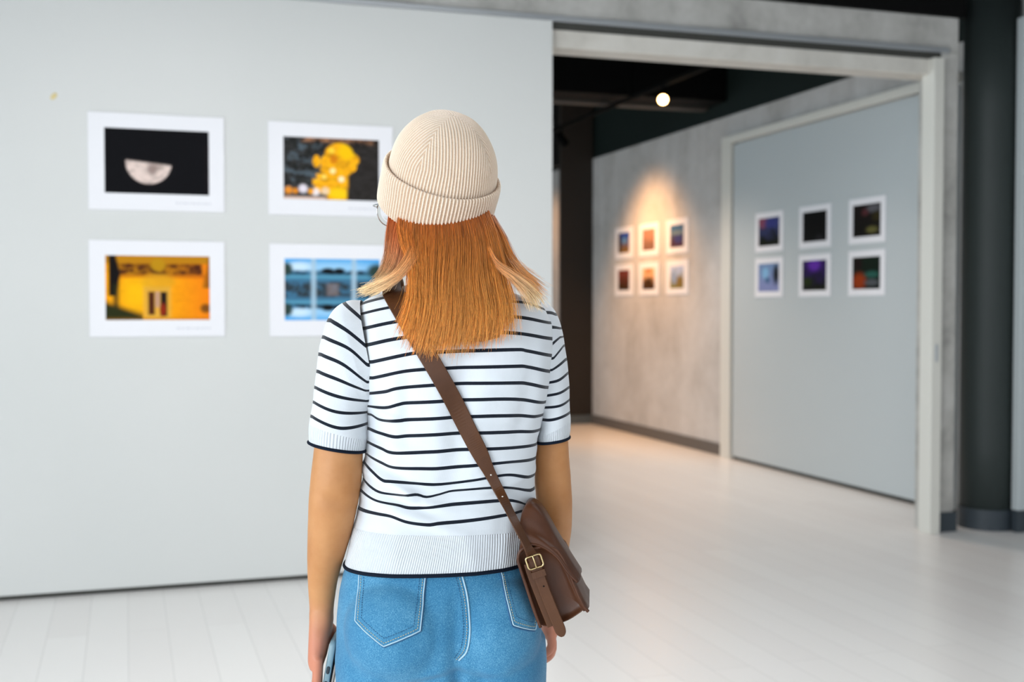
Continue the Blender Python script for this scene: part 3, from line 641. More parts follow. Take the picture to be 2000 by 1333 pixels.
JV, JF = remesh(jp, .0045, 10)
# cleft, thigh folds, drapery
cx = pp(897, 1290)[0]; z = JV[:, 2]; bk = JV[:, 1] < 0
d = np.zeros(len(JV)); cl = np.exp(-((JV[:, 0]-cx)/.012)**2)*np.clip((.90-z)/.12, 0, 1)*bk; d += cl*.012+np.exp(-((JV[:, 0]-cx+.10*(.765-z)*0)/.006)**2)*np.clip((.775-z)/.04, 0, 1)*bk*.011
JR = [(893, 1312, 790, 1336, 7, -5), (893, 1310, 985, 1338, 7, -5), (884, 1297, 810, 1318, 7, 4), (905, 1296, 990, 1310, 6, 2.0), (1056, 1240, 1000, 1290, 8, 1.8), (1055, 1290, 990, 1320, 8, -1.6), (664, 1260, 730, 1310, 9, 1.6), (663, 1300, 740, 1340, 8, -1.6), (860, 1180, 830, 1270, 16, 1.2)]
fo = fold(JV, JR)*bk; ns = np.array([noise.fractal(Vector((p[0]*14, p[1]*10, p[2]*14)), .8, 2, 3) for p in JV])
JV = JV.copy(); JV[:, 1] += d-fo-ns*.0016*np.where(bk, 1, -1)
jeans = obj('jeans', JV, JF, M_denim, person); jeans['label'] = 'light blue denim jeans'
JB = bvh(JV, JF)
def proj(x, z, tree, off):
    h = tree.ray_cast(Vector((x, -.5, z)), Vector((0, 1, 0)))
    if h[0] is None or h[0].y > .08: 
        q = tree.find_nearest(Vector((x, -.03, z))); return np.array(q[0])+np.array(q[1])*off
    nn = h[1]; nn = nn if nn.y < 0 else -nn
    return np.array(h[0])+np.array(nn)*off
def onj(px, py, off=.0): p = pp(px, py, -.10); return proj(p[0], p[2], JB, off)
def polyline(pts, step=.002):
    P = np.array(pts); L_ = np.concatenate([[0], np.cumsum(np.linalg.norm(np.diff(P, axis=0), axis=1))]); n = max(2, int(L_[-1]/step)); t = np.linspace(0, L_[-1], n)
    return np.stack([np.interp(t, L_, P[:, i]) for i in range(P.shape[1])], 1)
def seamline(pxpts, off, r, smoothn=None):
    q = np.array(pxpts, float)
    if smoothn: q = smoothpath(q, smoothn)
    q = polyline(q, 3.0); return tube(np.array([onj(a, b, off) for a, b in q]), r, 6)
def dashes(pxpts, off, r, smoothn=None):
    q = np.array(pxpts, float)
    if smoothn: q = smoothpath(q, smoothn)
    q = polyline(q, 1.0); W3 = np.array([onj(a, b, off) for a, b in q]); W3 = polyline(W3, .0008); out = []
    for i in range(0, len(W3)-4, 5): out.append(tube(W3[i:i+4], [r*.6, r, r, r*.6], 5))
    return join(out)
def pocket(TL_, BL, TIP, BR, TR_, label):
    us = np.linspace(0, 1, 41); vs = np.linspace(0, 1, 41); V = []
    TL_, BL, TIP, BR, TR_ = (np.array(a, float) for a in (TL_, BL, TIP, BR, TR_))
    for v_ in vs:
        for u in us:
            top = TL_+(TR_-TL_)*u; bot = BL+(TIP-BL)*(u/.5) if u < .5 else TIP+(BR-TIP)*((u-.5)/.5); q = top*(1-v_)+bot*v_; V.append(onj(q[0], q[1], .0016))
    o = obj('back_pocket', V, gridf(41, 41, False), M_denim, jeans); s = o.modifiers.new('s', 'SOLIDIFY'); s.thickness = .0016; s.offset = 1 if False else -1
    o['label'] = label
    out = [TL_, BL, TIP, BR, TR_]; c = sum(out)/5
    v, f = seamline(out, .0034, .0010); obj('pocket_edge', v, f, M_edge, o)
    v, f = seamline([p+(p-c)/np.linalg.norm(p-c)*3 for p in out], .0006, .0013); obj('pocket_shade', v, f, M_thread2, o)  # dark tube painting the shaded groove around the pocket
    for k, in_ in enumerate((5, 12)):
        q = [p+(c-p)/np.linalg.norm(c-p)*in_*1.25 for p in out]; v, f = dashes(q, .0036, .0006); obj('stitching', v, f, M_thread if k == 0 else M_thread2, o)
    return o
pocket((699, 1100), (697, 1213), (754, 1252), (822, 1224), (832, 1112), 'left back pocket with pointed base')
pocket((970, 1100), (1001, 1217), (1043, 1235), (1052, 1195), (1046, 1100), 'right back pocket half behind the bag')
sp = [(899, 1118), (911, 1160), (917, 1200), (919, 1232), (913, 1268), (897, 1290)]
v, f = seamline(sp, .0012, .0014, 30); s_ = obj('back_seam', v, f, M_edge, jeans)
v, f = dashes([(a-6, b) for a, b in sp], .0012, .0006, 30); obj('stitching', v, f, M_thread, s_)
v, f = dashes([(a-13, b-1) for a, b in sp], .0012, .0006, 30); obj('stitching', v, f, M_thread2, s_)
# shoes
M_shoe = mat('shoe_canvas', '#e6e4e0', .7); M_sole = mat('shoe_rubber', '#d8d6d0', .6)
for cxs in (-.082, .088):
    R = []
    for y, w_, h in ((-.075, .018, .045), (-.07, .032, .085), (-.03, .038, .10), (.03, .040, .085), (.08, .044, .06), (.13, .044, .05), (.165, .034, .04), (.18, .015, .03)):
        tt = np.linspace(0, 2*PI, 24, endpoint=False); R.append(np.stack([cxs+w_*np.cos(tt), np.full(24, y), .02+h*.5+h*.5*np.sin(tt)], 1))
    v, f = loft(R); o = obj('shoe', v, f, M_shoe, person)
    R = [np.stack([cxs+k*np.interp(np.sin(tt)*.13+.05, [-.08, -.04, .1, .18], [.03, .038, .046, .03])*np.cos(tt), .052+k*.133*np.sin(tt), np.full(24, z_)], 1) for z_, k in ((0, .98), (.004, 1), (.026, 1), (.028, .96))]
    v, f = loft(R); obj('sole', v, f, M_sole, o)
# ---- beanie
def knit_mat():
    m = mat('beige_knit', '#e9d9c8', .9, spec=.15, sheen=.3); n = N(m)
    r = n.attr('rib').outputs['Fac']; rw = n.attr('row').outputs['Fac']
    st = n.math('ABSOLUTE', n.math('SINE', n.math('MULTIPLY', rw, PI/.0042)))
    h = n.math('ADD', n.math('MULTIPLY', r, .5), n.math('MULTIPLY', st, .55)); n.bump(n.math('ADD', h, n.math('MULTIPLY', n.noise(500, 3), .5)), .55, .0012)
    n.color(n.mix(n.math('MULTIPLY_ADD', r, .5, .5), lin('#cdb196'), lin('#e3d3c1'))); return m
M_knit = knit_mat()
def beanie_surface(prof, NR, amp, crown=False, m=1248, rows=90):
    """prof: (s height, k radius factor) ; ribs become relief"""
    q = np.array(prof, float); q = smoothpath(q, rows); L_ = np.concatenate([[0], np.cumsum(np.linalg.norm(np.diff(q*[1, .095], axis=0), axis=1))])
    ph = np.linspace(0, 2*PI, m, endpoint=False); V = []; RB = []; RW = []
    for i, (s, k) in enumerate(q):
        sec = (ph+PI/4) % (PI/2)-PI/4
        kk = min(1, k/.90) if crown else 1
        rib = np.cos(NR*sec*kk) if crown else np.cos(NR*ph)
        seam = np.exp(-((PI/4-np.abs(sec))*k/.05)**2)*np.clip((.9-k)/.2, 0, 1) if crown else 0
        a = amp*(.35+.65*min(1, k/.5)); rr = 1+(a*np.sign(rib)*np.abs(rib)**.7-.0022*seam)/.092
        wob = 1+.012*np.sin(3*ph+s*30)*(1 if crown else .4)+.006*np.sin(5*ph-s*50)
        x = .0885*k*np.cos(ph)*rr*wob; y = .1005*k*np.sin(ph)*rr*wob
        V.append(np.stack([x, y, np.full(m, s)], 1) @ BM.T+BC); RB.append(rib); RW.append(np.full(m, L_[i]))
    return np.vstack(V), gridf(rows, m), {'rib': np.concatenate(RB), 'row': np.concatenate(RW)}
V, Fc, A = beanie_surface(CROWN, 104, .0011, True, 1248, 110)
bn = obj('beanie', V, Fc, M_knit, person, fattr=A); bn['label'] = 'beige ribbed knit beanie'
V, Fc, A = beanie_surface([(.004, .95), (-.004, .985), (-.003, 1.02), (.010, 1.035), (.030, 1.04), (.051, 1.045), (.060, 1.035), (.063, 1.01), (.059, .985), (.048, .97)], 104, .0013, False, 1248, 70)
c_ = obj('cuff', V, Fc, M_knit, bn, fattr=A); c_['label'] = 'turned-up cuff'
# ---- hair
M_hair = mat('hair_strands', '#ffffff', .38, spec=.45); n = N(M_hair); n.color(n.attr('col').outputs['Color']); n.b.inputs['Sheen Weight'].default_value = .1
hv, hf, hc = [], [], []; cnt = 0
def strands(guides, count, cols, spread=.0022, rad=.00040, lmin=.80, wav=.0012, clump=14, ce=.8, cs=1.0):
    global cnt
    G = np.array([[pp(*q) for q in g] for g in guides]); K = len(G); nP = 14
    cl = rng.random(max(2, count//clump))
    for i in range(count):
        c = cl[rng.integers(len(cl))]; u = np.clip(c+rng.normal()*.02, 0, 1) if rng.random() < .7 else rng.random()
        if K == 2: P = G[0]*(1-u)+G[1]*u
        else:
            t = u*2; P = G[0]*(1-t)*(1-t/2)+G[1]*t*(2-t)+G[2]*t*(t-1)/2
        tend = min(1, lmin+(1-lmin)*(.55*rng.random()+.45*(.5+.5*math.sin(c*91)))); Q = smoothpath(P, 40)[:max(6, int(40*tend))]; Q = Q[np.linspace(0, len(Q)-1, nP).astype(int)]
        cof = np.array([math.sin(c*531), math.sin(c*877), math.sin(c*313)])*.0055*cs; a = rng.random(3)*6.28; tt = np.linspace(0, 1, nP); ofs = rng.normal(size=3)*spread
        Q = Q+cof*tt[:, None]**1.6+ofs*np.array([1, .9, .6])*(.4+tt[:, None]*1.1)+wav*tt[:, None]*np.stack([np.sin(tt*5+a[0]+c*40), np.sin(tt*4+a[1]), 0*tt], 1)+rng.normal(size=3)*.006*cs*(tt[:, None]**3)
        r = rad*(1-.55*tt); T = np.gradient(Q, axis=0); T /= np.linalg.norm(T, axis=1)[:, None]; A_ = np.cross(T, (0, 1, 0)); A_ /= np.linalg.norm(A_, axis=1)[:, None]+1e-9; B_ = np.cross(T, A_)
        for k in range(3):
            an = 2*PI*k/3; hv.append(Q+r[:, None]*(A_*math.cos(an)+B_*math.sin(an)))
        base_ = cnt
        for k in range(3):
            for q in range(nP-1):
                a0 = base_+k*nP+q; b0 = base_+((k+1) % 3)*nP+q; hf.append((a0, b0, b0+1, a0+1))
        cnt += 3*nP
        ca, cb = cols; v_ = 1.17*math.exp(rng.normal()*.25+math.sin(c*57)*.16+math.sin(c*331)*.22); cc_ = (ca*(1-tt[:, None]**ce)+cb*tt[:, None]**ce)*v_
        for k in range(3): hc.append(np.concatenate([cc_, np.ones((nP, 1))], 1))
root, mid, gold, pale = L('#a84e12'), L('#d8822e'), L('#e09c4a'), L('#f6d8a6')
main = [[(785, 385, -.02), (780, 452, -.072), (802, 520, -.102), (806, 590, -.122), (788, 656, -.130)], [(868, 415, -.058), (872, 478, -.100), (868, 550, -.124), (868, 620, -.136), (852, 700, -.140)], [(944, 390, -.02), (968, 455, -.068), (986, 530, -.095), (1000, 600, -.118), (998, 655, -.126)]]
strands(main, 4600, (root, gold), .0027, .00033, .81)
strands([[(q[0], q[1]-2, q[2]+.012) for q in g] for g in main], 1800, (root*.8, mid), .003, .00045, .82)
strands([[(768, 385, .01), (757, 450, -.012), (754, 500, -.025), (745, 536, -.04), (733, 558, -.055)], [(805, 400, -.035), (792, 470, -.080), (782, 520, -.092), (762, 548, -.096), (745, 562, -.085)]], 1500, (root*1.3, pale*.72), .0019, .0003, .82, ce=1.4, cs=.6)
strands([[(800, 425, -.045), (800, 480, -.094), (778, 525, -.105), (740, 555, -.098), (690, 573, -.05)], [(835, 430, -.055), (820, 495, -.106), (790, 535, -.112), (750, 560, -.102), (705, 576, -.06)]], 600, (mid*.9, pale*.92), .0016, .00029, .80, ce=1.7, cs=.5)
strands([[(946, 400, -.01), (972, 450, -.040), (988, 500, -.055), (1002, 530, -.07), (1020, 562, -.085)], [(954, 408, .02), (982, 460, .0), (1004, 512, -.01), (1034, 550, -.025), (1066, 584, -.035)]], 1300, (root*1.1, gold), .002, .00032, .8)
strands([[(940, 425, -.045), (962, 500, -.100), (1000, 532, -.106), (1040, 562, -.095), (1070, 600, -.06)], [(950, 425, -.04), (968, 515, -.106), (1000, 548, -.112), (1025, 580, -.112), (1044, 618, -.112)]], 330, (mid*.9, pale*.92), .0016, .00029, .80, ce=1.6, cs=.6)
hair = obj('hair', np.vstack(hv), hf, M_hair, person, cattr={'col': np.vstack(hc)}); hair['label'] = 'long straight copper-blond hair'
# underlying mass so that no scalp shows between the strands
m = mat('hair_mass', '#9c5a22', .5); n = N(m); o_ = n.obj(); fz = n.noise(60, 5, .7, vec=n.scaled(o_, (3, 3, .12))); spz = n.new('ShaderNodeSeparateXYZ'); n.l(o_, spz.inputs[0])
n.color(n.ramp(fz, [(.35, '#703611'), (.5, '#a0602a'), (.65, '#c08440')])); n.bump(fz, .6, .003)
HR = []; tt = np.linspace(0, 2*PI, 64, endpoint=False)
for (py, l, r, yb, yf) in ((370, 790, 935, -.03, .05), (410, 778, 948, -.045, .05), (440, 772, 960, -.066, .045), (460, 769, 972, -.082, .035), (500, 782, 984, -.096, .02), (530, 800, 990, -.104, -.01), (560, 812, 990, -.110, -.05), (590, 812, 988, -.118, -.075), (635, 806, 984, -.124, -.095), (660, 815, 975, -.127, -.11), (668, 850, 945, -.127, -.118)):
    a = pp(l, py, yb*.6)[0]; c = pp(r, py, yb*.6)[0]; zc = pp(865, py, yb)[2]; HR.append(np.stack([(a+c)/2+(c-a)/2*np.cos(tt), (yb+yf)/2+(yf-yb)/2*np.sin(tt), np.full(64, zc)], 1))
v, f = loft(HR); obj('inner_hair', v, f, m, hair)
# ================================================================== GLASSES, PHONE, BAG
gl = empty('eyeglasses', LOC, RZ); tag(gl, 'round thin silver-rimmed eyeglasses peeking past the left edge of the beanie', 'glasses')
M_gm = mat('silver_rim', '#c9ccd0', .2, 1); M_lens = mat('lens_glass', '#ffffff', .0, trans=1, ior=1.03)
for s in (-1, 1):
    ring = [hd(s*.034+.0245*math.cos(a), .102-.006*abs(math.cos(a)*.5+s*.5)*1, -.005+.0235*math.sin(a)) for a in np.linspace(0, 2*PI, 48, endpoint=False)]
    v, f = closed_tube(ring, .0010, 8); obj('rim', v, f, M_gm, gl)
    ring = np.array(ring); c = ring.mean(0); Rr = [c+(ring-c)*k for k in (.97, .6, .2)]; v, f = loft(Rr, (False, True)); o = obj('lens', v, f, M_lens, gl); sm_ = o.modifiers.new('s', 'SOLIDIFY'); sm_.thickness = .0012
    v, f = tube([hd(s*.057, .099, .002), hd(s*.066, .094, .003), hd(s*.073, .07, .003), hd(s*.078, .02, .0), hd(s*.079, -.012, -.004), hd(s*.078, -.022, -.018)], .0013, 8, n=30); obj('temple', v, f, M_gm, gl)
v, f = tube([hd(-.0105, .1025, 0), hd(0, .106, .003), hd(.0105, .1025, 0)], .0011, 8, n=12); obj('bridge', v, f, M_gm, gl)
# phone in the left hand
ph = empty('mobile_phone', LOC, RZ); tag(ph, 'mobile phone in a grey-blue case held edge-on in the left hand', 'phone')
PA = pp(655, 1246, .006); PBt = pp(636.5, 1352, .006); ax = (PA-PBt); ax /= np.linalg.norm(ax); PL = .150; PT = .0100; PW = .072
nx = np.cross(ax, (0, 1, 0)); nx /= np.linalg.norm(nx); nx = -nx if nx[0] < 0 else nx; bw = np.cross(nx, ax); Rz6 = rotz(math.radians(4)); cen = PA-ax*PL/2+np.array((.0, .012, 0))
def phb(hx, hw, hl, rc=.010, ofs=0.0):
    R = []; out = []
    for q, (sx, sy) in enumerate(((1, 1), (-1, 1), (-1, -1), (1, -1))):
        for a in np.linspace(q*PI/2, (q+1)*PI/2, 8): out.append((sx*(hw-rc)+rc*math.cos(a), sy*(hl-rc)+rc*math.sin(a)))
    for (tx, k) in ((-hx, .0018), (-hx+.0015, 0), (hx-.0015, 0), (hx, .0018)):
        R.append(np.array([cen+nx*(tx+ofs)+bw*(a*(1-k/hw))+ax*(b*(1-k/hl)) for a, b in out]))
    return loft(R)
v, f = phb(PT/2, PW/2, PL/2); obj('case', v, f, mat('phone_case', '#7f9ba6', .45), ph)
v, f = phb(.0006, PW/2-.004, PL/2-.004, .008, PT/2+.0004); obj('screen', v, f, mat('screen_glass', '#0a0c10', .08), ph)
M_cut = mat('case_cutout', '#22303a', .5)
for z0, z1 in ((.040, .052), (.064, .082)):
    c0 = cen+ax*(PL/2-z0)-bw*0; q = []
    sgn = -1 if bw[1] > 0 else 1
    e = cen+bw*sgn*(PW/2+.0002); R = []
    for zc_ in (z0, z0+.002, z1-.002, z1):
        k = .0016 if zc_ in (z0, z1) else .0028; ctr = e+ax*(PL/2-zc_); t8 = np.linspace(0, 2*PI, 12, endpoint=False); R.append(np.array([ctr+nx*k*math.cos(a)+bw*.0009*math.sin(a) for a in t8]))
    v, f = loft(R); obj('button', v, f, M_cut, ph)
# bag
def leather_mat(name, a, b):
    m = mat(name, a, .36, spec=.35); n = N(m); o = n.obj(); f = n.noise(14, 5, .6, vec=o); n.color(n.ramp(f, [(.3, a), (.7, b)])); n.rough(n.math('MULTIPLY_ADD', n.noise(40, 3, vec=o), .2, .28))
    vo = n.new('ShaderNodeTexVoronoi'); vo.inputs['Scale'].default_value = 900; n.l(o, vo.inputs['Vector']); n.bump(vo.outputs['Distance'], .12, .0005); return m
M_lea = leather_mat('brown_leather', '#452616', '#54311d'); M_strap = leather_mat('strap_leather', '#482a16', '#56341c'); M_gold = mat('brass_buckle', '#c9b283', .25, 1)
M_hole = mat('eyelet_metal', '#dcd6cc', .3, .6)
bag = empty('shoulder_bag', LOC, RZ); tag(bag, 'small brown leather crossbody bag hanging at the right hip', 'bag')
EY = np.array([math.sin(math.radians(4)), math.cos(math.radians(4)), 0]); YN = -.115; BL_ = .145
def bg(px, py, e=0.0, y0=YN): return pp(px, py, y0)+EY*e
prof = [(1052, 1222), (1040, 1185), (1028, 1145), (1018, 1112), (1014, 1092), (1020, 1078), (1034, 1071), (1058, 1070), (1080, 1076), (1096, 1092), (1108, 1118), (1120, 1148), (1136, 1182), (1141, 1192), (1128, 1203), (1110, 1214), (1085, 1223), (1066, 1226)]
def ringp(e, k, pr=prof):
    q = np.array([bg(a, b, e) for a, b in pr]); q = np.vstack([smoothpath(np.vstack([q, q[:1]]), 73)[:-1]]); c = q.mean(0); return c+(q-c)*k
def clx(q): q = q.copy(); q[:, 0] = np.maximum(q[:, 0], .150+.0*q[:, 0]); return q
v, f = loft([ringp(.012, .3), ringp(.0115, .6), ringp(.010, .82), ringp(.007, .92), ringp(.003, .96), ringp(.002, .985), ringp(.006, 1.0), clx(ringp(.03, 1.02)), clx(ringp(.05, 1.02)), clx(ringp(.10, 1.03)), clx(ringp(.125, 1.02)), clx(ringp(BL_-.008, 1.0)), clx(ringp(BL_, .93))]); obj('pouch', v, f, M_lea, bag)
# rolled piping on both edges of the gusset
back_edge = [(1056, 1226), (1042, 1188), (1028, 1145), (1017, 1112), (1012, 1092), (1018, 1075), (1034, 1067)]
front_edge = [(1040, 1073), (1062, 1068), (1084, 1073), (1099, 1091), (1111, 1118), (1123, 1148), (1139, 1183), (1149, 1195)]
for pr in (back_edge, front_edge):
    q = [bg(a, b, -.001) for a, b in pr]; v, f = tube(q, [.0026]*len(q), 10, n=50); obj('piping', v, f, M_lea, bag)
# front panel sliver right of the piping
FP = [(1099, 1091), (1112, 1118), (1125, 1148), (1140, 1180), (1149, 1193)]
R = []
for (a, b) in FP: R.append(np.array([bg(a-9, b+3, .002), bg(a-1, b-1, .002), bg(a+2, b-1, .02), bg(a+2, b-1, BL_-.02), bg(a-4, b, BL_), bg(a-16, b+4, BL_)]))
v, f = loft(R); obj('front_panel', v, f, M_lea, bag)
# flap: domed leather tongue
Nn = [(1017, 1046), (1026, 1060), (1056, 1066), (1086, 1086), (1108, 1116), (1128, 1137)]; Mm = [(1015, 1024), (1024, 1028), (1052, 1044), (1086, 1074), (1110, 1106), (1131, 1136)]; Ff = [(1020, 1004), (1034, 986), (1056, 1003), (1084, 1052), (1110, 1094), (1133, 1130)]
A1, B1_, C1 = (smoothpath(np.array(q, float), 30) for q in (Nn, Mm, Ff))
V = []; rows = []
for i in range(30):
    r_ = [bg(*A1[i], -.004), bg(*(A1[i]*.5+B1_[i]*.5), -.003), bg(*B1_[i], .002), bg(*(B1_[i]*.45+C1[i]*.55), .008), bg(*C1[i], .018)]
    far = bg(*C1[i], .018); dn = np.array((0, 0, -.004)); r_ += [far+EY*.04+dn*.3, far+EY*.08+dn*2, far+EY*.105+dn*5]
    rows.append(smoothpath(np.array(r_), 26))
v = np.vstack(rows); o = obj('flap', v, gridf(30, 26, False), M_lea, bag); s = o.modifiers.new('s', 'SOLIDIFY'); s.thickness = .003; s.offset = 0
q = np.array([bg(*A1[i], -.0045) for i in range(30)]); v, f = tube(q, .0019, 8); obj('flap_edge', v, f, M_lea, bag)
# back panel between the top of the flap and the pouch
v, f = loft([np.array([bg(1014, 1080, .0), bg(1036, 1072, .0), bg(1036, 1072, .12), bg(1014, 1080, .12)]), np.array([bg(1019, 1040, .004), bg(1040, 1040, .004), bg(1040, 1040, .11), bg(1019, 1040, .11)]), np.array([bg(1026, 1006, .03), bg(1046, 1012, .03), bg(1046, 1012, .09), bg(1026, 1006, .09)])]); obj('back_panel', v, f, M_lea, bag)
# strap: over the left shoulder, across the back, down to the buckle
def ribbon(Cn, half, thick, tree=None, nrm=None, n=None):
    """Cn centre line (k,3), half widths (k), outward normals (k,3)"""
    T = np.gradient(Cn, axis=0); T /= np.linalg.norm(T, axis=1)[:, None]; R = []
    for i in range(len(Cn)):
        N_ = nrm[i]-T[i]*np.dot(nrm[i], T[i]); N_ /= np.linalg.norm(N_); S_ = np.cross(T[i], N_); h = half[i]; t2 = thick/2; c = Cn[i]; e = min(.001, t2*.8)
        R.append(np.array([c+S_*(h-e)+N_*t2, c+S_*h, c+S_*(h-e)-N_*t2, c-S_*(h-e)-N_*t2, c-S_*h, c-S_*(h-e)+N_*t2]))
    return loft(R)
def ont(px, py, off):
    p = pp(px, py, -.10)
    for _ in range(3):
        h = FULL_B.ray_cast(Vector((p[0], -.5, p[2])), Vector((0, 1, 0)))
        if h[0] is None: return None
        p = pp(px, py, h[0].y)
    nn = np.array(h[1]); nn = nn if nn[1] < 0 else -nn; return np.array(h[0]), nn
SP = smoothpath(np.array([(768, 574, 20), (786, 606, 19), (806, 645, 17.5), (842, 705, 17), (880, 772, 17), (916, 842, 17), (938, 886, 15.5), (956, 925, 11), (985, 980, 10), (1008, 1024, 10), (1028, 1064, 10.5), (1043, 1094, 10.5)], float), 130)
cs, hs, nsr = [], [], []
for i, (a, b, w_) in enumerate(SP):
    q = ont(a, b, 0); p, nn = q if q is not None else (pp(a, b, -.05), np.array((0, -1, 0.)))
    k = np.clip((b-985)/100, 0, 1); k = k*k*(3-2*k); p2 = None
    if k > 0: y = min(p[1]-.003, YN-.014)
    c = pp(a, b, y) if k > 0 else p+nn*.0035
    cs.append(c); hs.append(w_/1235); nsr.append(nn)
cs = np.array(cs); nsr = np.array(nsr)
for _ in range(45):
    cs[1:-1] = (cs[:-2]+2*cs[1:-1]+cs[2:])/4; nsr[1:-1] = (nsr[:-2]+2*nsr[1:-1]+nsr[2:])/4
# keep it outside the cloth, and carry it over the shoulder down the front
def clear(cs, off=.003):
    for i in range(len(cs)):
        h = FULL_B.ray_cast(Vector((cs[i][0], -.5, cs[i][2])), Vector((0, 1, 0)))
        if h[0] is not None and cs[i][1] > h[0].y-off: cs[i][1] = h[0].y-off
    return cs
cs = clear(cs, .0042)
for _ in range(12): cs[1:-1] = (cs[:-2]+2*cs[1:-1]+cs[2:])/4
s0 = cs[0]; zs = s0[2]
over_ = [np.array((s0[0]-.004, .06, zs-.02)), np.array((s0[0]-.006, .03, zs+.012)), np.array((s0[0]-.005, -.005, zs+.022)), np.array((s0[0]-.003, -.045, zs+.014))]
fr_ = []
for t in np.linspace(0, 1, 40):   # front run: from the shoulder down to the right hip
    x = s0[0]*(1-t)+.165*t; z_ = (zs-.02)*(1-t)+.90*t; h = FULL_B.ray_cast(Vector((x, .6, z_)), Vector((0, -1, 0))); y = h[0].y+.004 if h[0] is not None else .11
    fr_.append(np.array((x, y, z_)))
fr_.reverse(); path = np.vstack([np.array(fr_), smoothpath(np.array(over_+[s0]), 24)[1:-1], cs])
nn2 = np.vstack([np.tile((0, 1, .1), (40, 1)), np.array([(0, .9*(1-t)-.6*t, 1-.3*t) for t in np.linspace(0, 1, 22)]), nsr]); hh = np.concatenate([np.full(40, .0135), np.full(22, .0155), hs])
for _ in range(6): nn2[1:-1] = (nn2[:-2]+nn2[1:-1]+nn2[2:])/3; path[1:62] = (path[:61]+2*path[1:62]+path[2:63])/4
v, f = ribbon(path, hh, .0026, nrm=nn2); strap = obj('strap', v, f, M_strap, bag, smooth=False); bevel(strap, .0006)
strap['label'] = 'wide brown leather shoulder strap'
for (a, b) in ((954, 925), (977, 970)):
    i = int(np.argmin(np.abs(SP[:, 1]-b))); v, f = ell(cs[i]+nsr[i]/np.linalg.norm(nsr[i])*.0016, (.0014, .0012, .0014)); obj('eyelet', v, f, M_hole, strap)
# lower strap end below the buckle
q = smoothpath(np.array([(1043, 1092), (1050, 1116), (1062, 1150), (1076, 1186), (1090, 1220), (1099, 1244)], float), 40)
cl_ = np.array([pp(a, b, YN-.013) for a, b in q]); hw = np.full(40, 10.5/1235); hw[-6:] *= np.array([1, .98, .93, .84, .66, .35])
v, f = ribbon(cl_, hw, .0034, nrm=np.tile((0, -1., 0), (40, 1))); o = obj('strap_end', v, f, M_strap, bag, smooth=False); bevel(o, .0006)
q = smoothpath(np.array([(1036, 1100), (1046, 1130), (1062, 1172), (1078, 1212), (1082, 1222)], float), 30); cl2 = np.array([pp(a, b, YN-.0055) for a, b in q]); v, f = ribbon(cl2, np.full(30, 13/1235), .0030, nrm=np.tile((0, -1., 0), (30, 1))); o = obj('side_tab', v, f, M_strap, bag, smooth=False); bevel(o, .0006)
# keeper loop, hole and buckle
kc = pp(1052, 1121, YN-.013); kd = pp(1062, 1150, YN-.013)-pp(1043, 1094, YN-.013); kd /= np.linalg.norm(kd); kx = np.cross(kd, (0, 1, 0)); kx /= np.linalg.norm(kx); ky = np.array((0, 1., 0))
loop = [kc+kx*a*.0105+ky*b*.0045 for a, b in ((-1, -1), (-.5, -1.15), (.5, -1.15), (1, -1), (1, 1), (-1, 1))]
R = [np.array([p+kd*s_ for p in loop]) for s_ in (-.005, .005)]; v, f = loft(R); obj('keeper_loop', v, f, M_strap, bag, smooth=False)
v, f = ell(pp(1062, 1146, YN-.0152), (.0012, .0008, .0012)); obj('strap_hole', v, f, M_black, bag)
bc = pp(1044, 1098, YN-.018); sq = []
for q_, (sx, sy) in enumerate(((1, 1), (-1, 1), (-1, -1), (1, -1))):
    for a in np.linspace(q_*PI/2, (q_+1)*PI/2, 7): sq.append(bc+kx*(sx*.0078+.0038*math.cos(a))+kd*(sy*.0055+.0038*math.sin(a)))
v, f = closed_tube(sq, .0014, 8); bk_ = obj('buckle', v, f, M_gold, bag); bk_['label'] = 'small gold buckle'
v, f = tube([bc-kd*.010-ky*.001, bc-kd*.002-ky*.0025, bc+kd*.010-ky*.001], .0011, 8, n=10); obj('prong', v, f, M_gold, bk_)
# ================================================================== CAMERA AND LIGHT
cam = bpy.data.cameras.new('camera'); co = bpy.data.objects.new('camera', cam); C.objects.link(co); bpy.context.scene.camera = co
cam.sensor_width = 36; cam.lens = F_PX/2000*36; co.location = (0, 0, CAM_H); co.rotation_euler = (PI/2-PITCH, 0, -YAW); cam.clip_start = .05
cam.dof.use_dof = True; cam.dof.focus_distance = 1.78; cam.dof.aperture_fstop = 4.2
def area(name, loc, rot, sx, sy, power, col):
    l = bpy.data.lights.new(name, 'AREA'); l.shape = 'RECTANGLE'; l.size = sx; l.size_y = sy; l.energy = power; l.color = col
    o = bpy.data.objects.new(name, l); C.objects.link(o); o.location = loc; o.rotation_euler = rot; return o
DAY = (.88, .95, 1.0)
for (a, b_), e in zip(wl, (2.1, .95)): area('window_light', (XL+.3, (a+b_)/2, 1.75), (PI/2-.35, 0, -PI/2), b_-a-.1, 2.3, 115*e, DAY)
for (a, b_), e in zip(wf, (.85, 1.4)): area('window_light', (XL+.3, (a+b_)/2, 1.75), (PI/2-.3, 0, -PI/2), b_-a-.1, 2.3, 92*e, (.80, .93, 1))
for (a, b_), e in zip(wb, (1.1, 1.0, .55)): area('window_light', ((a+b_)/2, YB+.3, 1.75), (PI/2-.35, 0, 0), b_-a-.1, 2.3, 42*e, (.93, .96, 1.0))
def spot(name, loc, tgt, power, col, ang, blend=.6, rad=.03):
    l = bpy.data.lights.new(name, 'SPOT'); l.energy = power; l.color = col; l.spot_size = math.radians(ang); l.spot_blend = blend; l.shadow_soft_size = rad
    o = bpy.data.objects.new(name, l); C.objects.link(o); o.location = loc; o.rotation_euler = (Vector(tgt)-Vector(loc)).to_track_quat('-Z', 'Y').to_euler(); return o
WARM = (1, .52, .22)
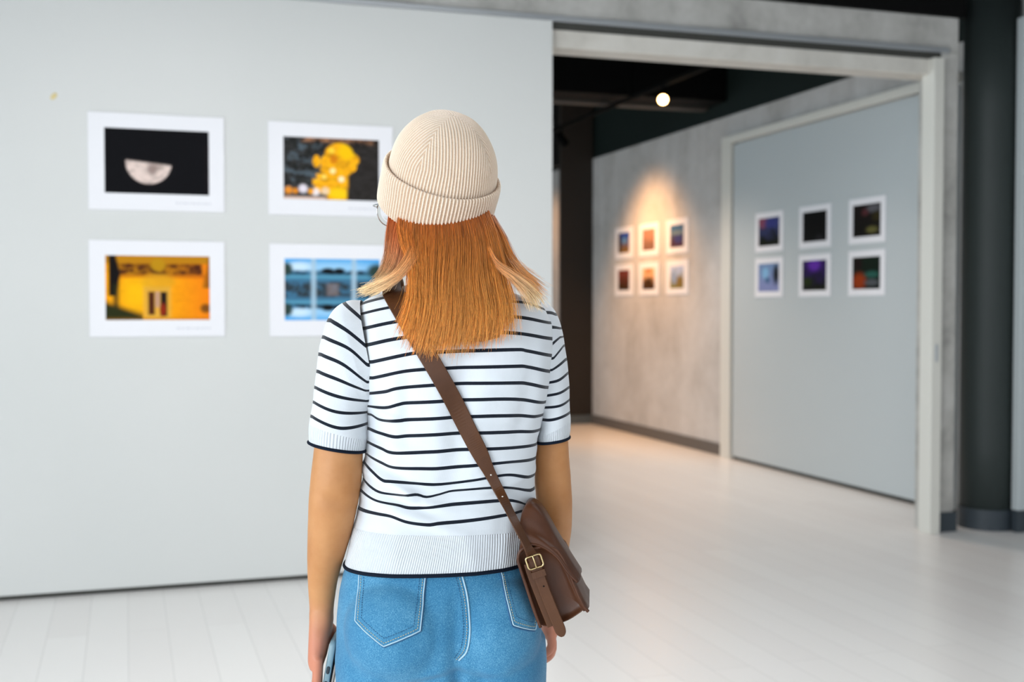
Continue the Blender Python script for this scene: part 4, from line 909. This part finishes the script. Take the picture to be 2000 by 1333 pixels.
spot('warm_spot', s2, (5.02, 10.75, 1.35), 225, WARM, 96, 1.0, .15)
spot('warm_spot', (4.04, 9.2, 3.03), (3.6, 8.9, 0), 210, (1, .80, .66), 120, 1.0, .15)  # downlight added to brighten the far floor, no fixture here
spot('warm_spot', (4.04, 6.9, 3.03), (3.4, 6.8, 0), 85, (1, .84, .74), 120, 1.0, .15)  # second added downlight for the floor, also without a fixture
spot('warm_spot', s1, (.5, 1.0, 1.6), 12, WARM, 60, .8)
spot('warm_spot', (3.9, 13.5, 3.0), (5.0, 13.6, 1.5), 70, WARM, 90, .9)  # unseen spot beyond the track, added to warm the far wall
spot('warm_spot', (4.04, 11.3, 3.0), (4.3, 11.9, 0), 60, WARM, 70, .9)  # added spot without a fixture, warms the floor near the pier
M_diff = mat('fill_panel_diffuser', '#ffffff', .5); bb = M_diff.node_tree.nodes['Principled BSDF']; bb.inputs['Emission Color'].default_value = (.95, .97, 1, 1); bb.inputs['Emission Strength'].default_value = 1.4
for (lx, ly, sx_, sy_, pw, lb) in ((.9, 3.1, 3.0, 1.6, 42, 'wide white fill panel added on the ceiling above the person, out of view'), (3.0, .8, 2.4, 1.6, 6, 'white fill panel added on the ceiling right of the camera, out of view')):
    lp = empty('fill_panel', (lx, ly, CEIL)); tag(lp, lb, 'lamp')  # added fill panel out of view, brightens floor and wall
    obj('frame', *join([box(-sx_/2-.03, sx_/2+.03, -sy_/2-.03, -sy_/2, -.03, 0), box(-sx_/2-.03, sx_/2+.03, sy_/2, sy_/2+.03, -.03, 0), box(-sx_/2-.03, -sx_/2, -sy_/2, sy_/2, -.03, 0), box(sx_/2, sx_/2+.03, -sy_/2, sy_/2, -.03, 0)]), M_frame, lp, smooth=False)
    obj('diffuser', *box(-sx_/2, sx_/2, -sy_/2, sy_/2, -.012, -.004), M_diff, lp, smooth=False)
    area('fill_light', (lx, ly, CEIL-.02), (0, 0, 0), sx_, sy_, pw, (1, .965, .93))
w = bpy.data.worlds.new('sky'); bpy.context.scene.world = w; w.use_nodes = True; bgd = w.node_tree.nodes['Background']; bgd.inputs[0].default_value = (.75, .87, 1, 1); bgd.inputs[1].default_value = 1.0
sc = bpy.context.scene; sc.view_settings.view_transform = 'Standard'; sc.view_settings.look = 'None'; sc.view_settings.gamma = 1; sc.view_settings.exposure = 0.0
sc.view_settings.use_curve_mapping = False
